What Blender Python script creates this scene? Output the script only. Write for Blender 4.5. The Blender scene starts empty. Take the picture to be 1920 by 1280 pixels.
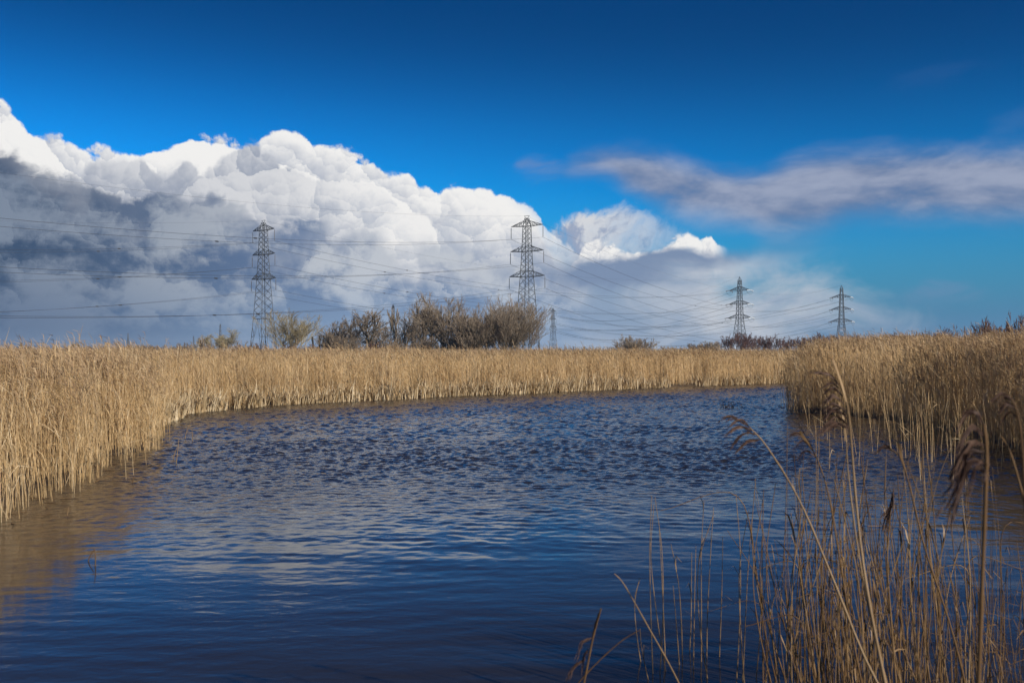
import bpy, math, random
import numpy as np
from math import radians as R
from mathutils import Vector

# ------------------------------------------------------------------ camera, sun, sky, exposure
SC = bpy.context.scene
COL = SC.collection
F = 1867.0            # focal length in photo pixels (35 mm on a 36 mm frame, 1920 px wide)
HZ = 655.0            # photo row of the horizon
EYE = 2.2             # eye height above the water

cam = bpy.data.cameras.new('camera')
cam.sensor_width = 36.0
cam.lens = 35.0
cam.shift_y = (HZ - 640.0) / 1920.0
cam.clip_start = 0.05
cam.clip_end = 20000.0
cam.dof.use_dof = True
cam.dof.focus_distance = 45.0
cam.dof.aperture_fstop = 4.5
cam_ob = bpy.data.objects.new('camera', cam)
COL.objects.link(cam_ob)
cam_ob.location = (0, 0, EYE)
cam_ob.rotation_euler = (R(90), 0, 0)
SC.camera = cam_ob

SUN_AZ, SUN_EL = R(131), R(27)        # behind the photographer, to the right
sun = bpy.data.lights.new('sun', 'SUN')
sun.energy = 5.0
sun.angle = R(0.53)
sun.color = (1.0, 0.93, 0.82)
sun_ob = bpy.data.objects.new('sun', sun)
COL.objects.link(sun_ob)
sdir = Vector((math.sin(SUN_AZ) * math.cos(SUN_EL), math.cos(SUN_AZ) * math.cos(SUN_EL), math.sin(SUN_EL)))
sun_ob.rotation_euler = (-sdir).to_track_quat('-Z', 'Y').to_euler()
sun_ob.location = sdir * 60

SC.view_settings.view_transform = 'Standard'
SC.view_settings.look = 'None'
SC.view_settings.exposure = 0.0
SC.view_settings.gamma = 1.0
SC.view_settings.use_curve_mapping = False
SC.cycles.use_denoising = True
SC.cycles.denoiser = 'OPENIMAGEDENOISE'
SC.cycles.denoising_input_passes = 'RGB_ALBEDO_NORMAL'
SC.cycles.denoising_prefilter = 'ACCURATE'
SC.cycles.max_bounces = 6
SC.cycles.transparent_max_bounces = 8


class N:
    """small expression writer for shader nodes"""
    def __init__(self, tree):
        self.t = tree
        self.n = tree.nodes
        self.l = tree.links

    def put(self, sock, v):
        if isinstance(v, bpy.types.NodeSocket):
            self.l.new(v, sock)
        else:
            sock.default_value = v

    def new(self, typ, **kw):
        nd = self.n.new(typ)
        for k, v in kw.items():
            setattr(nd, k, v)
        return nd

    def m(self, op, a, b=0.0, c=None, clamp=False):
        nd = self.new('ShaderNodeMath', operation=op, use_clamp=clamp)
        self.put(nd.inputs[0], a)
        self.put(nd.inputs[1], b)
        if c is not None:
            self.put(nd.inputs[2], c)
        return nd.outputs[0]

    def add(self, *a):
        r = a[0]
        for x in a[1:]:
            r = self.m('ADD', r, x)
        return r

    def sub(self, a, b): return self.m('SUBTRACT', a, b)

    def mul(self, *a):
        r = a[0]
        for x in a[1:]:
            r = self.m('MULTIPLY', r, x)
        return r

    def mad(self, a, b, c): return self.m('MULTIPLY_ADD', a, b, c)

    def step(self, x, e0, e1, lo=0.0, hi=1.0, smooth=True):
        nd = self.new('ShaderNodeMapRange', interpolation_type='SMOOTHSTEP' if smooth else 'LINEAR')
        for i, v in enumerate((x, e0, e1, lo, hi)):
            self.put(nd.inputs[i], v)
        return nd.outputs[0]

    def mix(self, f, a, b, typ='RGBA', blend='MIX'):
        nd = self.new('ShaderNodeMix', data_type=typ)
        if typ == 'RGBA':
            nd.blend_type = blend
            i, o = (0, 6, 7), 2
        else:
            i, o = (0, 2, 3), 0
        for k, v in zip(i, (f, a, b)):
            if typ == 'RGBA' and k and not isinstance(v, bpy.types.NodeSocket) and len(v) == 3:
                v = (*v, 1)
            self.put(nd.inputs[k], v)
        return nd.outputs[o]

    def xyz(self, x, y, z=0.0):
        nd = self.new('ShaderNodeCombineXYZ')
        for i, v in enumerate((x, y, z)):
            self.put(nd.inputs[i], v)
        return nd.outputs[0]

    def vec(self, op, a, b=None, s=None):
        nd = self.new('ShaderNodeVectorMath', operation=op)
        self.put(nd.inputs[0], a)
        if b is not None:
            self.put(nd.inputs[1], b)
        if s is not None:
            self.put(nd.inputs['Scale'], s)
        return nd.outputs['Value' if op in ('DOT_PRODUCT', 'LENGTH', 'DISTANCE') else 'Vector']

    def noise(self, v, scale, detail=3.0, rough=0.5, dim='3D', dist=0.0, color=False, lac=2.0):
        nd = self.new('ShaderNodeTexNoise', noise_dimensions=dim)
        if v is not None:
            self.put(nd.inputs['Vector'], v)
        for k, x in (('Scale', scale), ('Detail', detail), ('Roughness', rough), ('Distortion', dist), ('Lacunarity', lac)):
            self.put(nd.inputs[k], x)
        return nd.outputs[1 if color else 0]

    def curve(self, x, pts):
        nd = self.new('ShaderNodeFloatCurve')
        c = nd.mapping.curves[0]
        pts = sorted(pts)
        c.points[0].location = pts[0]
        c.points[1].location = pts[-1]
        for p in pts[1:-1]:
            c.points.new(*p)
        for p in c.points:
            p.handle_type = 'AUTO'
        nd.mapping.update()
        self.put(nd.inputs['Value'], x)
        return nd.outputs[0]


world = bpy.data.worlds.new('World')
SC.world = world
world.use_nodes = True
world.node_tree.nodes.clear()
w = N(world.node_tree)
wdir = w.new('ShaderNodeTexCoord').outputs['Generated']
sx = w.new('ShaderNodeSeparateXYZ')
w.l.new(wdir, sx.inputs[0])
az = w.m('ARCTAN2', sx.outputs[0], sx.outputs[1])
el = w.m('ARCSINE', sx.outputs[2])
P = w.xyz(az, el)
AZR, ELR = 0.62, 0.30
azn = w.step(az, -AZR, AZR, smooth=False)
absaz = w.m('ABSOLUTE', az)


def outline(pts):
    """upper edge of a cloud, photo pixels -> elevation over azimuth; levels off outside the frame"""
    q = []
    for px, py in pts:
        a = math.atan((px - 960) / F)
        e = math.atan((HZ - py) / F * math.cos(a))
        q.append(((a + AZR) / (2 * AZR), max(0.0, min(1.0, (e + 0.05) / ELR))))
    return w.mad(w.curve(azn, q), ELR, -0.05)


sky = w.new('ShaderNodeTexSky', sky_type='NISHITA')
sky.sun_disc = False
sky.sun_elevation = SUN_EL
sky.sun_rotation = SUN_AZ
sky.altitude = 0
sky.air_density = 1.0
sky.dust_density = 0.3
sky.ozone_density = 2.5
base = w.vec('SCALE', sky.outputs[0], s=0.12)
# deep polarised blue: same sky, its contrast and saturation raised
gm = w.new('ShaderNodeGamma')
w.put(gm.inputs[0], base)
gm.inputs[1].default_value = 1.75
blue = w.vec('MULTIPLY', gm.outputs[0], (0.03, 0.80, 1.22))
blue = w.vec('SCALE', blue, s=w.step(el, 0.12, 0.46, 1.0, 0.22))
blue = w.mix(w.step(el, 0.20, 0.44, 0.0, 0.8), blue, (0.0, 0.060, 0.240))
blue = w.mix(w.step(el, 0.0, 0.17, 0.95, 0.0), blue, (0.075, 0.195, 0.385))

wn = w.noise(P, 9.0, 4.0, 0.55, '2D', color=True)
warp = w.vec('SCALE', w.vec('SUBTRACT', wn, (0.5, 0.5, 0.5)), s=0.05)
wn2 = w.noise(P, 60.0, 5.0, 0.65, '2D', color=True)
warp2 = w.vec('SCALE', w.vec('SUBTRACT', wn2, (0.5, 0.5, 0.5)), s=0.016)
Q = w.vec('ADD', w.vec('ADD', P, warp), warp2)
fine = w.noise(P, 95.0, 6.0, 0.68, '2D')


broad = w.noise(P, 13.0, 3.0, 0.5, '2D')


def puff(scale, off):
    v = w.vec('ADD', Q, (off, off * 0.7, 0))
    nd = w.new('ShaderNodeTexVoronoi', voronoi_dimensions='2D', feature='F1')
    w.put(nd.inputs['Vector'], v)
    nd.inputs['Scale'].default_value = scale
    nd.inputs['Randomness'].default_value = 0.95
    loc = w.vec('SCALE', w.vec('SUBTRACT', v, nd.outputs['Position']), s=scale)
    d = nd.outputs['Distance']
    return w.sub(1.0, w.mul(w.m('MULTIPLY', d, d), 1.6)), w.vec('DOT_PRODUCT', loc, (0.42, 0.90, 0))


def cumulus(pts, off, amp, soft, s=(11, 27, 66)):
    hs, ls = zip(*[puff(x, off + i * 3.3) for i, x in enumerate(s)])
    bump = w.add(w.mul(hs[0], 0.55), w.mul(hs[1], 0.28), w.mul(hs[2], 0.13), w.mul(fine, 0.26))
    d = w.sub(w.mad(w.sub(bump, 0.61), amp, outline(pts)), el)
    mask = w.step(d, -soft, soft)
    light = w.add(w.mul(ls[0], 0.56), w.mul(ls[1], 0.34), w.mul(ls[2], 0.17), w.mul(w.sub(fine, 0.5), 0.40), w.mul(w.sub(broad, 0.5), 0.55))
    return mask, light, d


def paint(col, mask, new):
    return w.mix(mask, col, new)


WHITE, GREYW, SHADE = (0.89, 0.88, 0.865), (0.60, 0.62, 0.66), (0.30, 0.345, 0.43)
sk = blue

# high thin lavender cloud on the right
def band(top, bot, soft, nscale, amt, seed):
    nv = w.vec('MULTIPLY', w.vec('ADD', P, (seed, seed, 0)), (1.0, 2.6, 1.0))
    n1 = w.sub(w.noise(nv, nscale, 7.0, 0.6, '2D', 0.25), 0.5)
    a = w.step(w.sub(w.mad(n1, amt, outline(top)), el), -soft * 0.8, soft)
    b = w.step(w.sub(el, w.mad(n1, -amt, outline(bot))), -soft, soft)
    return w.mul(a, b), n1

m, n1 = band([(900, 345), (1040, 318), (1095, 286), (1200, 286), (1290, 306), (1420, 322), (1500, 300), (1600, 288), (1780, 284), (1920, 284), (2100, 276), (2300, 270)],
             [(900, 325), (1060, 325), (1120, 322), (1180, 356), (1260, 392), (1380, 412), (1480, 432), (1600, 412), (1760, 404), (1920, 408), (2100, 396), (2300, 380)],
             0.019, 6.5, 0.030, 2.0)
wtex = w.add(n1, w.mul(w.sub(w.noise(w.vec('MULTIPLY', P, (1.0, 2.2, 1.0)), 26.0, 4.0, 0.5, '2D'), 0.5), 0.28))
wisp = w.mix(w.step(wtex, -0.18, 0.2), (0.135, 0.195, 0.34), (0.33, 0.375, 0.505))
sk = paint(sk, w.mul(m, w.step(wtex, -0.25, 0.05, 0.78, 0.96), w.step(az, -0.02, 0.10)), wisp)
for top, bot, seed, a in (
        ([(900, 340), (955, 330), (985, 296), (1030, 297), (1060, 315), (1110, 340)], [(900, 300), (955, 305), (985, 322), (1030, 322), (1060, 310), (1110, 300)], 5.0, 0.45),
        ([(1620, 560), (1680, 540), (1720, 533), (1790, 537), (1850, 548), (1920, 570)], [(1620, 530), (1680, 542), (1720, 550), (1790, 549), (1850, 545), (1920, 535)], 8.0, 0.4),
        ([(1700, 340), (1780, 300), (1830, 255), (1880, 222), (1930, 205), (2000, 190)], [(1700, 270), (1780, 270), (1830, 285), (1880, 262), (1930, 235), (2000, 210)], 11.0, 0.09),
        ([(1640, 120), (1720, 60), (1800, 25), (1880, 8), (1960, -8)], [(1640, 0), (1720, 10), (1800, 40), (1880, 50), (1960, 44)], 15.0, 0.05)):
    m, n1 = band(top, bot, 0.012, 14.0, 0.04, seed)
    a0 = math.atan((top[0][0] - 960) / F)
    a1 = math.atan((top[-1][0] - 960) / F)
    m = w.mul(m, w.step(az, a0, a0 + 0.03), w.step(az, a1, a1 + 0.04, 1.0, 0.0))
    sk = paint(sk, w.mul(m, a), (0.22, 0.28, 0.46))

# detached grey puff right of the middle
pf = w.noise(Q, 16.0, 7.0, 0.6, '2D', 0.2)
pg = w.noise(w.vec('ADD', Q, (0.006, 0.011, 0)), 16.0, 7.0, 0.6, '2D', 0.2)
d = w.sub(w.mad(w.sub(pf, 0.5), 0.075, outline([(940, 600), (1000, 480), (1040, 412), (1075, 395), (1120, 402), (1165, 392), (1215, 398), (1250, 418), (1290, 440), (1330, 520), (1380, 640), (1450, 760), (2300, 760)])), el)
m = w.mul(w.step(d, -0.008, 0.012), w.step(w.mad(w.sub(pf, 0.5), 0.12, el), 0.055, 0.115), w.step(w.mad(w.sub(pf, 0.5), 0.2, az), 0.09, 0.20, 1.0, 0.15))
col = w.mix(w.step(w.mad(w.sub(pf, pg), 5.0, w.mul(d, -3.0)), -0.45, 0.40), (0.32, 0.38, 0.52), (0.66, 0.675, 0.71))
sk = paint(sk, m, col)

# main bank, back row
top1 = [(-320, 150), (-100, 160), (0, 190), (30, 212), (48, 240), (95, 252), (140, 274), (180, 288), (225, 294), (290, 291), (330, 284), (365, 262), (400, 254),
        (440, 268), (462, 279), (490, 266), (530, 259), (570, 274), (610, 290), (655, 299), (700, 305), (722, 330), (770, 344), (792, 367), (850, 364), (910, 365),
        (950, 378), (985, 390), (1006, 412), (1030, 450), (1075, 470), (1130, 500), (1200, 560), (1500, 760), (2300, 760)]
m, lt, d = cumulus(top1, 0.0, 0.030, 0.0022)
rim = w.step(d, 0.0, 0.035, 0.16, 0.0)
col = w.mix(w.step(w.add(lt, rim), -0.60, 0.24), (0.47, 0.505, 0.585), WHITE)
sk = paint(sk, w.mul(m, w.step(w.mad(d, -1.6, az), -0.02, 0.05, 1.0, 0.55)), col)
# main bank, middle row
top2 = [(-320, 330), (-100, 330), (60, 330), (145, 352), (176, 334), (219, 330), (234, 317), (270, 320), (289, 350), (332, 338), (344, 326), (375, 342), (395, 324),
        (430, 300), (461, 282), (492, 296), (520, 318), (570, 330), (620, 345), (680, 350), (720, 380), (760, 405), (820, 415), (870, 402), (930, 428), (990, 455), (1050, 520), (1200, 640), (1500, 760), (2300, 760)]
m, lt, d = cumulus(top2, 7.0, 0.034, 0.0032)
lower = w.step(d, 0.0, 0.07)
side = w.step(az, -0.26, -0.12)
hi2 = w.mix(side, (0.66, 0.67, 0.70), (0.87, 0.86, 0.85))
lo2 = w.mix(side, (0.33, 0.37, 0.46), (0.48, 0.52, 0.60))
col = w.mix(w.step(w.sub(lt, w.mul(lower, 0.10)), -0.55, 0.32), lo2, hi2)
sk = paint(sk, m, col)

# lit heads of the low cloud right of the middle pylon
m, lt, d = cumulus([(1040, 560), (1085, 490), (1108, 462), (1135, 464), (1165, 474), (1200, 480), (1232, 468), (1255, 456), (1290, 449), (1325, 455), (1350, 464), (1372, 480), (1400, 540), (1500, 760), (2300, 760)], 13.0, 0.016, 0.0022, (34, 70, 130))
sk = paint(sk, w.mul(m, w.step(w.mad(fine, 0.02, d), 0.022, 0.042, 1.0, 0.0), w.step(az, 0.198, 0.216, 1.0, 0.0)), w.mix(w.step(lt, -0.6, 0.1), (0.52, 0.55, 0.62), WHITE))

# pale low cloud reaching to the horizon on the right
nf = w.noise(w.vec('MULTIPLY', P, (1.0, 1.7, 1.0)), 11.0, 6.0, 0.58, '2D', 0.3)
nb = w.noise(w.vec('MULTIPLY', w.vec('ADD', P, (4.0, 1.0, 0)), (1.0, 2.1, 1.0)), 6.0, 6.0, 0.55, '2D', 0.5)
lowtop = outline([(-320, 480), (700, 480), (1000, 480), (1100, 478), (1170, 491), (1215, 482), (1262, 470), (1330, 478), (1400, 483), (1440, 480), (1500, 487), (1560, 498), (1600, 512), (1680, 540), (1760, 590), (1850, 640), (1950, 700), (2300, 760)])
d = w.sub(w.mad(w.sub(nf, 0.5), 0.035, lowtop), el)
edge = w.add(w.step(az, 0.17, 0.33, 0.005, 0.034), w.step(az, 0.02, 0.09, 0.022, 0.0))
m = w.step(d, w.mul(edge, -1.0), edge)
belly = w.sub(w.mad(w.sub(nf, 0.5), 0.05, outline([(-320, 560), (900, 575), (1000, 560), (1150, 532), (1280, 512), (1390, 496), (1420, 480), (1500, 480), (2300, 480)])), el)
col = w.mix(w.step(belly, -0.012, 0.010), (0.20, 0.275, 0.42), w.mix(w.step(nb, 0.34, 0.62), (0.25, 0.345, 0.49), (0.55, 0.585, 0.645)))
sk = paint(sk, w.mul(m, w.step(az, -0.14, 0.02), w.step(w.mad(w.sub(nf, 0.5), 0.30, w.mad(w.sub(nb, 0.5), 0.25, az)), 0.21, 0.40, 1.0, 0.0)), col)

# shaded grey base of the bank on the left
dtop = outline([(-320, 200), (-100, 240), (0, 272), (28, 272), (50, 300), (90, 325), (122, 340), (150, 358), (200, 372), (240, 386), (285, 371), (330, 361), (400, 363), (430, 371), (446, 387),
                (480, 405), (520, 436), (560, 432), (610, 420), (660, 414), (700, 424), (722, 450), (775, 466), (800, 452), (835, 470), (885, 490), (950, 494), (1000, 490), (1060, 500), (1100, 540), (1200, 600), (1320, 720), (1400, 760), (2300, 760)])
h1, l1 = puff(30, 40.0)
h2, l2 = puff(75, 43.0)
d = w.sub(w.add(dtop, w.mul(w.sub(w.add(w.mul(h1, 0.6), w.mul(h2, 0.4)), 0.62), 0.022), w.mul(w.sub(nf, 0.5), 0.075), w.mul(w.sub(fine, 0.5), 0.012)), el)
m = w.step(d, -0.010, w.mul(w.step(az, -0.30, -0.05, 0.012, 0.028), w.step(broad, 0.40, 0.60, 0.35, 1.2)))
patch = w.add(w.mul(nb, 0.62), w.mul(nf, 0.46), w.mul(l1, 0.05), w.mul(l2, 0.025), w.mul(w.sub(fine, 0.5), 0.12), w.mul(w.step(d, 0.0, 0.03, 1.0, 0.0), -0.06))
left = w.step(az, -0.50, -0.10)
dk = w.mix(left, (0.042, 0.080, 0.155), (0.135, 0.21, 0.365))
lt_ = w.mix(left, (0.195, 0.245, 0.330), (0.53, 0.565, 0.62))
m = w.mul(m, w.step(w.mad(w.sub(nf, 0.5), 0.12, az), 0.03, 0.13, 1.0, 0.0))
dcol = w.mix(w.step(patch, 0.44, 0.62), dk, lt_)
haze = w.step(el, 0.004, 0.085, 1.0, 0.0)
dcol = w.mix(w.mul(w.step(d, 0.0, 0.045, 1.0, 0.0), w.step(broad, 0.30, 0.60, 0.15, 0.75)), dcol, w.mix(left, (0.30, 0.325, 0.385), (0.50, 0.53, 0.59)))
dcol = w.mix(w.mul(haze, 0.75), dcol, w.mix(left, (0.055, 0.115, 0.235), (0.25, 0.37, 0.55)))
sk = paint(sk, m, dcol)

# below the horizon the ground hides the sky; keep it a plain dull tone
sk = w.mix(w.step(el, -0.02, -0.10), sk, (0.10, 0.10, 0.09))
bg = w.new('ShaderNodeBackground')
w.put(bg.inputs[0], w.vec('SCALE', sk, s=10.0))
bg.inputs[1].default_value = 0.1
wo = w.new('ShaderNodeOutputWorld')
w.l.new(bg.outputs[0], wo.inputs[0])

# ------------------------------------------------------------------ mesh helpers
def at(px, py, D=None):
    """a photo pixel -> the point on the water (D None) or at depth D"""
    if D is None:
        D = EYE * F / (py - HZ)
        return Vector(((px - 960) / F * D, D, 0.0))
    return Vector(((px - 960) / F * D, D, EYE + (HZ - py) / F * D))


class Geo:
    """collects quads and triangles in numpy, linked as ONE mesh object"""
    def __init__(self):
        self.v, self.q, self.t, self.mi, self.n = [], [], [], [], 0

    def add(self, verts, quads, tint, mi=0):
        verts = np.asarray(verts, dtype=np.float32).reshape(-1, 3)
        quads = np.asarray(quads, dtype=np.int32).reshape(-1, 4)
        self.v.append(verts)
        self.q.append(quads + self.n)
        self.t.append(np.broadcast_to(np.asarray(tint, dtype=np.float32), (len(verts),)))
        self.mi.append(np.full(len(quads), mi, dtype=np.int32))
        self.n += len(verts)

    def prism(self, path, rad, tint=0.5, sides=3, mi=0):
        """path (M,K,3), rad (M,K): M tapering tubes"""
        path = np.asarray(path, dtype=np.float64)
        if path.ndim == 2:
            path = path[None]
        M_, K = path.shape[:2]
        rad = np.broadcast_to(np.asarray(rad, dtype=np.float64), (M_, K))
        d = np.gradient(path, axis=1)
        d /= np.linalg.norm(d, axis=2, keepdims=True) + 1e-9
        ref = np.where(np.abs(d[:, :1, 2:3]) > 0.8, np.array([1.0, 0.13, 0]), np.array([0, 0.0, 1.0]))
        u = np.cross(d, np.broadcast_to(ref, d.shape))
        u /= np.linalg.norm(u, axis=2, keepdims=True) + 1e-9
        v = np.cross(d, u)
        a = np.arange(sides) * 2 * np.pi / sides
        ring = path[:, :, None] + rad[:, :, None, None] * (np.cos(a)[None, None, :, None] * u[:, :, None] + np.sin(a)[None, None, :, None] * v[:, :, None])
        idx = np.arange(M_ * K * sides).reshape(M_, K, sides)
        nx = np.roll(idx, -1, axis=2)
        q = np.stack([idx[:, :-1], nx[:, :-1], nx[:, 1:], idx[:, 1:]], axis=-1)
        t = np.broadcast_to(np.asarray(tint, dtype=np.float32).reshape(-1, 1), (M_, K * sides)).reshape(-1)
        self.add(ring, q, t, mi)

    def ribbon(self, path, wid, side, tint=0.5, mi=0):
        """path (M,K,3), wid (M,K), side (M,3): M flat blades"""
        path = np.asarray(path, dtype=np.float64)
        M_, K = path.shape[:2]
        wid = np.broadcast_to(np.asarray(wid, dtype=np.float64), (M_, K))
        s = np.asarray(side, dtype=np.float64)
        s = s / (np.linalg.norm(s, axis=1, keepdims=True) + 1e-9)
        off = wid[:, :, None] * 0.5 * s[:, None]
        vv = np.stack([path - off, path + off], axis=2)
        idx = np.arange(M_ * K * 2).reshape(M_, K, 2)
        q = np.stack([idx[:, :-1, 0], idx[:, :-1, 1], idx[:, 1:, 1], idx[:, 1:, 0]], axis=-1)
        t = np.broadcast_to(np.asarray(tint, dtype=np.float32).reshape(-1, 1), (M_, K * 2)).reshape(-1)
        self.add(vv, q, t, mi)

    def box(self, c, s, tint=0.5, mi=0):
        c, s = np.array(c), np.array(s) / 2
        v = np.array([[i, j, k] for i in (-1, 1) for j in (-1, 1) for k in (-1, 1)]) * s + c
        self.add(v, [[0, 1, 3, 2], [4, 6, 7, 5], [0, 4, 5, 1], [2, 3, 7, 6], [0, 2, 6, 4], [1, 5, 7, 3]], tint, mi)

    def mesh(self, name, mats, smooth=False):
        me = bpy.data.meshes.new(name)
        v, q = np.concatenate(self.v), np.concatenate(self.q)
        me.vertices.add(len(v))
        me.vertices.foreach_set('co', v.ravel())
        me.loops.add(q.size)
        me.loops.foreach_set('vertex_index', q.ravel())
        me.polygons.add(len(q))
        me.polygons.foreach_set('loop_start', np.arange(0, q.size, 4, dtype=np.int32))
        me.polygons.foreach_set('material_index', np.concatenate(self.mi))
        if smooth:
            me.polygons.foreach_set('use_smooth', np.ones(len(q), dtype=bool))
        at_ = me.attributes.new('tint', 'FLOAT', 'POINT')
        at_.data.foreach_set('value', np.concatenate(self.t))
        me.update(calc_edges=True)
        for m_ in (mats if isinstance(mats, (list, tuple)) else [mats]):
            me.materials.append(m_)
        return me

    def build(self, name, mats, parent=None, smooth=False):
        return link(name, self.mesh(name, mats, smooth), parent)


def link(name, data, parent=None):
    o = bpy.data.objects.new(name, data)
    COL.objects.link(o)
    if parent is not None:
        o.parent = parent
    return o


def tag(o, label=None, cat=None, group=None, kind=None):
    for k, v in (('label', label), ('category', cat), ('group', group), ('kind', kind)):
        if v:
            o[k] = v
    return o


def empty(name, loc, rz=0.0):
    o = bpy.data.objects.new(name, None)
    COL.objects.link(o)
    o.location = loc
    o.rotation_euler = (0, 0, rz)
    o.empty_display_size = 0.2
    return o


def copy_tree(o, parent=None):
    c = o.copy()
    COL.objects.link(c)
    c.parent = parent
    for ch in list(o.children):
        copy_tree(ch, c)
    return c


# ------------------------------------------------------------------ materials
def material(name, build):
    mt = bpy.data.materials.new(name)
    mt.use_nodes = True
    mt.node_tree.nodes.clear()
    n = N(mt.node_tree)
    out = n.new('ShaderNodeOutputMaterial')
    n.l.new(build(n), out.inputs[0])
    return mt


def principled(n, color, rough=0.7, spec=0.3, metal=0.0, normal=None, ior=None):
    p = n.new('ShaderNodeBsdfPrincipled')
    n.put(p.inputs['Base Color'], color if isinstance(color, bpy.types.NodeSocket) else (*color, 1))
    n.put(p.inputs['Roughness'], rough)
    n.put(p.inputs['Metallic'], metal)
    n.put(p.inputs['Specular IOR Level'], spec)
    if normal is not None:
        n.put(p.inputs['Normal'], normal)
    if ior:
        n.put(p.inputs['IOR'], ior)
    return p.outputs[0]


def pos(n):
    return n.new('ShaderNodeNewGeometry').outputs['Position']


def tint(n):
    return n.new('ShaderNodeAttribute', attribute_name='tint').outputs['Fac']


def plant_mat(name, c0, c1, c2, glow=0.3, nscale=3.0, rough=0.65):
    """dry plant matter: each stem has its own tone between three, blotched along its length; thin blades let light through"""
    def b(n):
        ns = n.noise(n.vec('MULTIPLY', pos(n), (1.0, 1.0, 0.6)), nscale, 3.0, 0.6)
        f = n.add(tint(n), n.mul(n.sub(ns, 0.5), 0.7))
        col = n.mix(n.step(f, 0.0, 0.5, smooth=False), c0, c1)
        col = n.mix(n.step(f, 0.5, 1.0, smooth=False), col, c2)
        d = principled(n, col, rough, 0.25)
        if glow <= 0:
            return d
        tr = n.new('ShaderNodeBsdfTranslucent')
        n.put(tr.inputs[0], col)
        mx = n.new('ShaderNodeMixShader')
        mx.inputs[0].default_value = glow
        n.l.new(d, mx.inputs[1])
        n.l.new(tr.outputs[0], mx.inputs[2])
        return mx.outputs[0]
    return material(name, b)


M_STRAW = plant_mat('dry_reed', (0.46, 0.30, 0.14), (0.72, 0.50, 0.25), (0.86, 0.68, 0.43), 0.30, 1.3)
M_PLUME = plant_mat('reed_plume', (0.20, 0.125, 0.07), (0.42, 0.28, 0.155), (0.60, 0.43, 0.255), 0.30, 1.3)
M_SEDGE = plant_mat('dead_sedge', (0.38, 0.25, 0.115), (0.60, 0.45, 0.26), (0.74, 0.60, 0.40), 0.22, 2.0)
M_FSTEM = plant_mat('near_reed_stem_dimmed', (0.075, 0.038, 0.015), (0.175, 0.098, 0.040), (0.34, 0.225, 0.115), 0.0, 6.0, 0.5)  # browner than the beds, with shade and corner darkening put into the colour
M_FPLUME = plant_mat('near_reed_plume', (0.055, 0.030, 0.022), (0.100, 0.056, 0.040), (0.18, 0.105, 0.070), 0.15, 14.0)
M_BARK = plant_mat('bare_bark', (0.045, 0.038, 0.026), (0.10, 0.082, 0.058), (0.20, 0.17, 0.12), 0.0, 0.5, 0.85)
M_TWIG = plant_mat('bare_twig', (0.13, 0.095, 0.066), (0.27, 0.205, 0.145), (0.42, 0.34, 0.25), 0.0, 0.35, 0.85)
M_TWIG_PALE = plant_mat('pale_willow_twig', (0.18, 0.135, 0.07), (0.33, 0.265, 0.145), (0.48, 0.40, 0.24), 0.0, 0.35, 0.85)
M_TWIG_RED = plant_mat('red_birch_twig', (0.07, 0.032, 0.027), (0.13, 0.065, 0.052), (0.20, 0.11, 0.085), 0.0, 0.35, 0.85)


def b_ground(n):
    p = pos(n)
    a = n.noise(p, 0.6, 5.0, 0.6)
    c = n.noise(n.vec('MULTIPLY', p, (1.0, 1.0, 1.0)), 7.0, 4.0, 0.65)
    col = n.mix(n.step(n.add(n.mul(a, 0.6), n.mul(c, 0.5)), 0.35, 0.75), (0.030, 0.020, 0.012), (0.13, 0.085, 0.045))
    bp = n.new('ShaderNodeBump')
    bp.inputs['Strength'].default_value = 0.6
    bp.inputs['Distance'].default_value = 0.04
    n.put(bp.inputs['Height'], c)
    return principled(n, col, 0.8, 0.3, normal=bp.outputs[0])


M_GROUND = material('reed_litter_ground', b_ground)


def b_water(n):
    p = pos(n)
    rip = n.noise(n.vec('MULTIPLY', p, (3.0, 7.0, 0)), 1.0, 2.0, 0.5, dist=0.3)
    wind = n.step(n.vec('DOT_PRODUCT', p, (-0.16, 1.0, 0)), 11.0, 18.0, 0.10, 1.0)
    fine_ = n.noise(n.vec('MULTIPLY', p, (4.5, 6.5, 0)), 1.0, 3.0, 0.6, dist=0.5)
    h = n.add(n.mul(rip, 0.0014), n.mul(fine_, n.mul(wind, 0.022)))
    bp = n.new('ShaderNodeBump')
    bp.inputs['Strength'].default_value = 1.0
    bp.inputs['Distance'].default_value = 1.0
    n.put(bp.inputs['Height'], h)
    return principled(n, (0.026, 0.022, 0.020), 0.08, 0.5, normal=bp.outputs[0], ior=1.333)


M_WATER = material('pond_water', b_water)


# ------------------------------------------------------------------ ground and water
SHORE = [(-9.0, -6.0), (-11.5, 2.0), (-9.6, 9.0)]
SHORE += [tuple(at(*p).xy) for p in ((-60, 985), (0, 958), (28, 940), (60, 924), (110, 908), (150, 899), (170, 878), (184, 853), (240, 852), (285, 842), (298, 818), (292, 796), (322, 788), (342, 775),
                                     (450, 765), (520, 759), (600, 755), (680, 751), (760, 748), (830, 743), (900, 740), (1000, 737), (1100, 732), (1200, 728), (1290, 724), (1350, 722), (1460, 718))]
SHORE += [(23.0, 66.5), (27.0, 64.0), (21.0, 56.0), (15.0, 48.0), (11.9, 41.5), (10.6, 37.5)]
SHORE += [tuple(at(*p).xy) for p in ((1490, 772), (1520, 775), (1560, 776), (1650, 786), (1750, 802), (1850, 826), (1920, 846))]
SHORE += [(11.6, 17.0), (9.6, 10.5), (7.2, 6.2), (4.6, 3.6), (2.0, 2.6), (-1.2, 2.4), (-3.0, 0.5), (-4.0, -6.0)]
SHORE = np.array(SHORE)


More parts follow.
